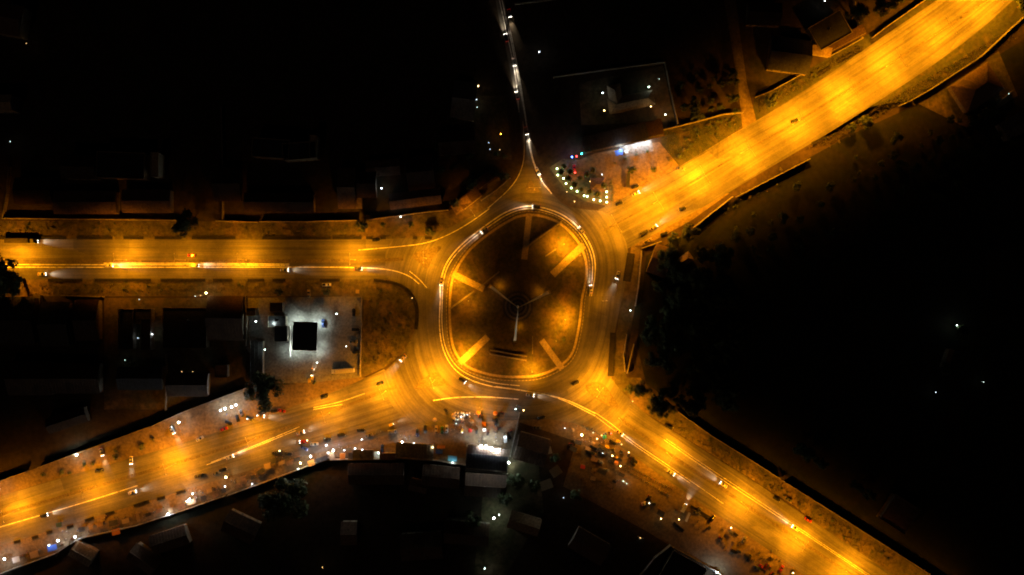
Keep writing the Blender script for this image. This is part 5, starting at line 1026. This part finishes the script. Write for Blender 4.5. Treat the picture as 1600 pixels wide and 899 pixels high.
VS = [
 ("lorry", (36, 377), 0, "grey", "long dark lorry at the upper kerb of the west road, left edge", 0), ("van", (54, 378), 0, "silver", "silver minibus with headlights on just ahead of the dark lorry", 1), ("car", (588, 375), 8, "black", "black car at the upper kerb near the small round tree", 0), ("car", (67, 428.5), 0, "white", "white car with headlights on in the lower lane of the west road", 1),
 ("car", (505.5, 505), 92, "blue", "blue car parked right beside the station canopy", 0), ("car", (630, 559), 230, "gold", "car with lit headlights rounding the corner park", 1), ("car", (594, 599), 200, "black", "small dark car at the lower edge of the corner park", 0), ("car", (507, 620), 20, "black", "black car on the upper carriageway below the station", 0),
 ("car", (429.5, 642), 8, "black", "black car under the broad green tree, left of the red one", 0), ("car", (441, 641.5), -15, "red", "dull red car under the broad green tree", 0), ("car", (407.6, 649.4), -8, "gold", "gold car with lit sidelights in the parked row", 1), ("car", (392, 655), -12, "grey", "grey car left of the gold one in the parked row", 0), ("car", (372, 653.5), 105, "black", "black car parked upright below the four white lamps", 0),
 ("car", (378.5, 646), 115, "grey", "grey car parked upright closest to the four white lamps", 0), ("car", (358, 660.5), -25, "black", "black car slanting left of the upright pair", 0), ("car", (350.8, 670), 15, "red", "dark red car nearest the road in the parked row", 0), ("car", (313.4, 685.4), 30, "silver", "silver car alone at the upper kerb of the south-west road", 0), ("car", (270, 672), -62, "silver", "silver car nosing down towards the road with headlights on", 1),
 ("van", (313.4, 743), 12, "black", "dark minibus on the lower carriageway left of the large warm lamp", 0), ("car", (349, 733.5), 20, "black", "black car just above the large warm lamp", 0), ("car", (339, 739), 25, "grey", "grey car left of the black one above the large warm lamp", 0), ("car", (533.6, 679), 8, "black", "black car on the lower side of the road above the lit shops", 0), ("car", (512, 686), -8, "black", "black car above the strip-lit shop", 0),
 ("car", (564, 672), 4, "black", "black car left of the oval-looking grey one, above the kiosks", 0), ("car", (475, 689.5), 185, "red", "red car with tail lights facing left at the shops", 1), ("car", (476, 700), -25, "blue", "blue car below the red car", 0), ("car", (492, 693.5), 5, "silver", "silver car right of the blue and red cars", 0), ("van", (433.5, 706.8), 10, "black", "black minibus left of the cream kerb lamp", 0), ("car", (451, 708.6), -5, "black", "black car right of the cream kerb lamp", 0),
 ("car", (160, 706), -75, "silver", "car pointing down from the wall with headlights on", 1), ("car", (206, 719), -90, "white", "white car with twin headlights facing the road", 1), ("car", (155.6, 736), 10, "black", "small black car alone on the upper carriageway, left", 0), ("van", (613.4, 674), 4, "grey", "grey minibus right of the black car above the kiosks", 0), ("trike", (612, 663), 20, "yellow", "yellow motor tricycle with its headlamp on above the grey minibus", 1),
 ("car", (652.5, 676), 92, "blue", "blue car parked nose-up in front of the long grey shop", 0), ("car", (665, 670), 90, "black", "black car parked nose-up right of the blue one", 0), ("car", (698, 670), 88, "silver", "silver car parked nose-up at the market's middle", 0), ("car", (691, 672), 91, "green", "green car parked nose-up left of the silver one", 0), ("car", (682, 671), 93, "gold", "gold car parked nose-up, third from the silver one", 0), ("car", (597.5, 700), 85, "blue", "dark blue car between two kiosks", 0),
 ("car", (577, 680), 20, "grey", "grey car in front of the kiosk lamps", 0), ("van", (789.5, 684), 97, "white", "white van lit up beside the long market wall", 0), ("car", (796, 680), 97, "black", "black car between the white van and the long wall", 0), ("car", (845.8, 652), 15, "black", "black car above the brown roofed hall", 0), ("car", (839, 668), 0, "grey", "grey car against the upper edge of the brown roofed hall", 0), ("car", (775, 659), 90, "black", "black car below the right orange parasol", 0),
 ("car", (992, 292), 20, "black", "black car, upper of two side by side by the north-east road", 0), ("car", (992.7, 303), 25, "silver", "silver car, lower of two side by side by the north-east road", 1), ("car", (967, 318.5), 20, "black", "black car at the corner below the hedge", 0), ("car", (1063.7, 264), -10, "grey", "grey car at the upper kerb of the north-east road", 0), ("car", (1065.6, 326.8), 15, "black", "black car at the lower kerb of the north-east road", 0),
 ("van", (1005.5, 364), 30, "black", "black minibus at the corner east of the roundabout", 0), ("car", (1021, 356), 35, "gold", "gold car ahead of the black minibus with its lights on", 1), ("pickup", (1012, 377), 30, "gold", "pickup with an orange-lit bed behind the black minibus", 0), ("car", (1037, 366), 20, "black", "black car right of the orange-lit pickup", 0), ("car", (965, 430), -110, "silver", "silver car with lights at the east kerb of the roundabout", 1), ("car", (897, 264), 90, "red", "dark red car inside the garden gate by the coloured lights", 0),
 ("car", (898.8, 598.4), 25, "black", "black car driving alone on the lower right of the roundabout", 0), ("car", (1241, 189), 20, "black", "tiny-looking black car on the upper lane of the north-east road", 0), ("car", (1262, 811.7), -30, "red", "dark red car at the upper kerb of the south-east road", 0), ("car", (1212.5, 779), -30, "black", "black car on the upper verge of the south-east road, left of a grey one", 0), ("car", (1231, 780), -32, "grey", "grey car in the scrub beside the south-east road", 0),
 ("car", (1183, 887), -20, "blue", "blue-grey car near the bottom edge by the south-east road", 0), ("car", (1045, 667), -25, "black", "black car under the trees at the start of the south-east road", 0), ("van", (1068, 793), 62, "white", "white van with bright headlights in the lay-by", 1), ("car", (1008, 786), 15, "white", "white car with headlights on turning inside the lay-by", 1), ("car", (957, 691), -30, "black", "black car at the kerb below the red light", 0),
 ("car", (950, 676.5), 10, "grey", "grey car left of the red kerb light", 0), ("trike", (966, 689), -20, "yellow", "yellow tricycle by the small warm kerb lamp", 0), ("trike", (982, 710), 70, "black", "dark tricycle at the kerb above the motorcycle rows", 0), ("trike", (489, 590), 80, "yellow", "yellow tricycle under the cream lamp below the station", 1), ("trike", (484, 594), 100, "yellow", "yellow tricycle left of the lit one below the station", 0), ("trike", (492, 597), 60, "green", "green tricycle, lowest of the three below the station", 0),
 ("car", (553, 488), 90, "black", "black car at the top of the row parked by the station's right wall", 0), ("car", (556, 515), 0, "black", "black car in the middle of the row by the station's right wall", 0), ("car", (553, 534), 5, "grey", "grey car below the middle of the row by the station's right wall", 0), ("car", (557, 550), 0, "black", "black car at the bottom of the row by the station's right wall", 0), ("car", (483, 459), 90, "gold", "gold car on the verge above the station", 0), ("pickup", (511, 445), 0, "white", "white pickup on the verge above the station", 0),
 # lit cars added on the lanes, beams standing in for traffic light trails
 ("car", (445, 422), 0, "silver", "added silver car with headlights on driving towards the roundabout on the west road", 1), ("car", (208, 769), 16, "white", "added white car with headlights on, lower carriageway of the south-west road", 1), ("car", (808, 150), 102, "white", "added white car driving up the north road with headlights on", 1), ("car", (796, 22), 282, "silver", "added silver car coming down the north road near the top edge", 1),
 ("car", (923, 452), 95, "white", "added white car circling the right side of the roundabout, headlights on", 1), ("car", (757, 360), 215, "silver", "added silver car circling the upper left of the roundabout, headlights on", 1), ("car", (1130, 757), 146, "white", "added white car on the upper carriageway of the south-east road, headlights on", 1), ("car", (1048, 738), -34, "silver", "added silver car leaving the roundabout along the south-east road, headlights on", 1),
 ("car", (300, 399), 180, "red", "red car driving left on the upper carriageway of the west road", 0), ("car", (828, 617), -8, "silver", "added silver car at the bottom of the roundabout, headlights on", 1), ("car", (470, 676), 20, "gold", "added gold car approaching the roundabout on the south-west road, headlights on", 1), ("car", (172, 415), 0, "white", "white car with headlights on in the west road's inner lane, far left", 1), ("van", (305, 415), 0, "silver", "added silver minibus with headlights on in the inner lane of the west road", 1), ("car", (560, 420), -2, "black", "added black car with headlights on nearing the roundabout from the west", 1),
 ("car", (803, 98), 282, "silver", "added silver car with headlights on, middle of the north road", 1), ("car", (822, 205), 284, "gold", "added gold car with headlights on coming down to the junction of the north road", 1), ("car", (791, 60), 104, "black", "added black car with headlights on climbing the north road", 1), ("car", (840, 268), 295, "white", "added white car with headlights on entering the roundabout from the north road", 1),
 ("car", (690, 440), 262, "gold", "added gold car with headlights on at the left side of the roundabout", 1), ("car", (838, 323.5), 178, "black", "added black car with headlights on at the top of the roundabout", 1), ("car", (908, 360), 130, "silver", "added silver car with headlights on at the upper right of the roundabout", 1), ("car", (722, 594), 325, "black", "added black car with headlights on at the lower left of the roundabout", 1),
 ("car", (70, 805), 16, "black", "added black car with headlights on near the left end of the white painted light trail", 1), ("car", (360, 714), 22, "silver", "added silver car with headlights on in the middle of the south-west road", 1), ("car", (968, 676), -37, "gold", "added gold car with headlights on just past the lay-by's warm lamps", 1), ("car", (1242, 825), 146, "silver", "added silver car with headlights on low on the south-east road", 1)]
for k, p, a, c, lb, lit in VS:
    if not lb: continue
    veh(k, p, a, c, lb, bool(lit), z=ZC)
# the lorry parked at the lower right of the station yard
o = veh("lorry", (537, 579), 184, "white", "white articulated lorry along the lower edge of the station yard", False, z=.03); o.scale = (.8, .95, .9)
# double row of motorcycles
g = "motorcycles in the double row of the lay-by"
for row, (a, b, n_) in enumerate([((977, 727), (1050, 764), 27), ((975, 732), (1044, 774), 26)]):
    for i in range(n_):
        p = lerp(a, b, i / (n_ - 1)); veh("moto", (p[0] + random.uniform(-.7, .7), p[1] + random.uniform(-.7, .7)), 55 + random.uniform(-14, 14), random.choice(["black", "black", "red", "blue"]), "motorcycle parked in the double row of the south-east lay-by", False, g, .03)
for x0, x1, y0, y1, n_, lb, gr in [(885, 945, 665, 690, 16, "motorcycle standing among the upper lay-by stalls", "motorcycles among the upper lay-by stalls"), (905, 965, 700, 765, 24, "motorcycle standing among the dim lower lay-by stalls", "motorcycles among the lower lay-by stalls"), (705, 745, 655, 675, 14, "motorcycle standing below the phone stall cluster", "motorcycles below the phone stalls"),
                                   (565, 600, 673, 690, 6, "motorcycle in front of the kiosk row", "motorcycles in front of the kiosks"), (415, 455, 712, 728, 8, "motorcycle by the tan patched stall", "motorcycles left of the shops"), (1172, 1216, 858, 878, 10, "motorcycle in the row near the bottom edge of the south-east road", "motorcycles near the bottom edge"), (1130, 1155, 842, 866, 8, "motorcycle behind the stall at the lower kerb of the south-east road", "motorcycles at the lower kerb"),
                                   (1052, 1066, 795, 806, 5, "motorcycle beside the white van with bright headlights", "motorcycles beside the white van"), (165, 200, 806, 820, 6, "motorcycle by the orange roofed stall", "motorcycles by the orange stall"), (350, 372, 738, 752, 5, "motorcycle round the large warm roadside lamp", "motorcycles by the warm lamp"), (746, 790, 672, 690, 8, "motorcycle in front of the brightest market shop", "motorcycles at the brightest shop"), (800, 822, 634, 645, 6, "motorcycle at the top of the long market wall", "motorcycles at the long wall")]:
    for i in range(n_): veh("moto", (random.uniform(x0, x1), random.uniform(y0, y1)), random.uniform(0, 360), random.choice(["black", "red", "blue", "black"]), lb, False, gr, .03)
# dense dim clutter of the lay-by
for i in range(46):
    t = random.random(); a = lerp((880, 690), (1010, 800), t); q = lerp((930, 672), (1060, 770), t); p = lerp(a, q, random.random())
    if 970 < p[0] < 1052 and p[1] < 775 and p[1] > 724: continue
    k = random.choice(["trike", "trike", "moto", "car"])
    veh(k, p, random.uniform(-60, 10), random.choice(["black", "grey", "blue", "yellow", "red"]) if k == "trike" else random.choice(["black", "grey"]), {"trike": "motor tricycle waiting in the crowded lay-by", "moto": "motorcycle in the crowd between the lay-by stalls", "car": "dark car wedged in the crowded lay-by"}[k], False, {"trike": "tricycles in the crowded lay-by", "moto": "motorcycles between the lay-by stalls", "car": "cars in the crowded lay-by"}[k], .03)
for i in range(40):
    t = random.random(); p = lerp(lerp((1040, 800), (1200, 897), t), lerp((1075, 785), (1250, 895), t), random.random()); k = random.choice(["trike", "moto", "moto", "car"])
    if 1055 < p[0] < 1082 and p[1] < 815: continue
    veh(k, p, random.choice([-35, 55]) + random.uniform(-12, 12), random.choice(["black", "grey", "red"]) if k != "moto" else "black", {"trike": "motor tricycle in the lower part of the lay-by, near the dark hall", "moto": "motorcycle in the lower part of the lay-by, near the dark hall", "car": "dark car in the lower part of the lay-by, near the dark hall"}[k], False, {"trike": "tricycles low in the lay-by", "moto": "motorcycles low in the lay-by", "car": "cars low in the lay-by"}[k], .03)
for i in range(30):
    t = random.random(); p = lerp(lerp((20, 868), (520, 700), t), lerp((20, 880), (510, 709), t), random.random()); 
    veh("moto", p, random.uniform(0, 360), random.choice(["black", "red"]), "motorcycle in the kerbside row of stalls below the south-west road", False, "motorcycles among the south-west stalls", .03)
for i in range(16):
    p = (random.uniform(690, 800), random.uniform(640, 688)); k = random.choice(["trike", "moto", "moto"])
    veh(k, p, random.uniform(0, 360), random.choice(["black", "yellow", "red"]) if k == "trike" else "black", {"trike": "motor tricycle in the market below the roundabout", "moto": "motorcycle in the market below the roundabout"}[k], False, {"trike": "tricycles in the market", "moto": "motorcycles in the market"}[k], .03)
# water tanks, rubble heaps
for i, (x, y, lb) in enumerate([(196, 486, "on the roof left of the narrow court"), (300, 500, "on the wide roof below the gate lamp"), (436, 499, "on the station shop roof"), (1066, 898, "on the black-roofed hall"), (209, 258, "on the larger upper left house"), (429, 234, "on the left lit-plinth house"), (1290, 50, "on the roof above the north-east road")]):
    o = thing("water_tank", "round plastic water tank standing " + lb, "water tank", tuple(V((x, y), 4.0)))
    mb = MB(); mb.disc((0, 0), .8, 0, 1.5, 14); mb.disc((0, 0), .8, 1.5, 1.75, 14, 0, .3); mb.build("tank_body", "black_plastic", o)
    mb = MB(); mb.disc((0, 0), .28, 1.75, 1.85, 10); mb.build("lid", "kerb_concrete", o)
# ------------------------------------------------------------------ people: one skinned body, copied
def body_mesh():
    pts = [(0, 0, .93), (0, 0, 1.18), (0, 0, 1.42), (0, 0, 1.50), (.01, 0, 1.62), (.01, 0, 1.72), (0, .10, .88), (.06, .11, .48), (-.03, .11, .08), (.12, .12, .03), (0, -.10, .88), (-.06, -.11, .48), (-.14, -.11, .10), (-.02, -.12, .03),
           (0, .19, 1.40), (.02, .24, 1.13), (.12, .23, .90), (.16, .22, .82), (0, -.19, 1.40), (.0, -.24, 1.13), (.08, -.24, .90), (.11, -.23, .82)]
    rad = [.15, .13, .15, .06, .09, .08, .09, .06, .045, .035, .09, .06, .045, .035, .065, .045, .035, .03, .065, .045, .035, .03]
    ed = [(0, 1), (1, 2), (2, 3), (3, 4), (4, 5), (0, 6), (6, 7), (7, 8), (8, 9), (0, 10), (10, 11), (11, 12), (12, 13), (2, 14), (14, 15), (15, 16), (16, 17), (2, 18), (18, 19), (19, 20), (20, 21)]
    me = bpy.data.meshes.new("person_cage"); me.from_pydata(pts, ed, []); o = bpy.data.objects.new("person_cage", me); COL.objects.link(o)
    md = o.modifiers.new("skin", 'SKIN'); o.modifiers.new("sub", 'SUBSURF').levels = 1
    for v_, r_ in zip(me.skin_vertices[0].data, rad): v_.radius = (r_, r_)
    me.skin_vertices[0].data[0].use_root = True
    dg = bpy.context.evaluated_depsgraph_get(); dg.update(); ev = bpy.data.meshes.new_from_object(o.evaluated_get(dg)); bpy.data.objects.remove(o); ev.name = "person"
    return ev
plain("skin_dark", (.10, .055, .035), .6); BM = body_mesh(); KITS = []
for cl in ("canvas_white", "cloth_mixed", "canvas_blue", "canvas_tan"):
    me = BM.copy(); me.materials.clear(); me.materials.append(MT[cl]); me.materials.append(MT["skin_dark"])
    for pl in me.polygons: pl.material_index = 1 if (pl.center.z > 1.50 or (abs(pl.center.y) > .19 and pl.center.z < .98) or pl.center.z < .1) else 0
    KITS.append(me)
for x0, x1, y0, y1, n_, lb, gr in [(708, 745, 646, 672, 18, "person standing among the phone stalls in the market", "people among the phone stalls"), (745, 790, 675, 694, 14, "person in front of the brightest market shop", "people in front of the brightest shop"), (500, 555, 694, 702, 9, "person in front of the strip-lit shops", "people in front of the strip-lit shops"),
        (890, 965, 672, 720, 24, "person among the stalls of the south-east lay-by", "people in the lay-by"), (620, 675, 678, 688, 8, "person on the forecourt of the long grey shop", "people at the long grey shop"), (290, 320, 762, 776, 7, "person at the lit stalls above the lower wall", "people at the lit stalls"), (84, 125, 826, 842, 7, "person by the blue awning, bottom left", "people by the blue awning"),
        (345, 400, 640, 650, 5, "person on the verge under the four white lamps", "people under the four white lamps"), (965, 1000, 230, 240, 6, "person on the white-lit forecourt", "people on the lit forecourt")]:
    for i in range(n_):
        o = bpy.data.objects.new("person", random.choice(KITS)); COL.objects.link(o); o.location = tuple(V((random.uniform(x0, x1), random.uniform(y0, y1)), .05)); o.rotation_euler = (0, 0, random.uniform(0, 6.28)); tag(o, lb, "person", gr)
# more stalls and parked cars along the lower kerb of the south-west road
for i, (x, y, k) in enumerate([(132, 825, 0), (146, 822, 1), (160, 818, 2), (200, 812, 1), (235, 802, 0), (252, 796, 2), (330, 765, 1), (352, 765, 0), (376, 757, 2), (398, 744, 0), (442, 722, 1), (455, 722, 2), (466, 716, 0)]):
    stall((x, y), 17, ["small dark stall", "small tan stall", "small brown stall"][k] + " in the kerbside row below the south-west road, " + (nn + ["thirteenth"])[i] + " from the left", ["roof_dark", "canvas_tan", "roof_brown"][k], random.uniform(2.2, 4), random.uniform(1.8, 2.6))
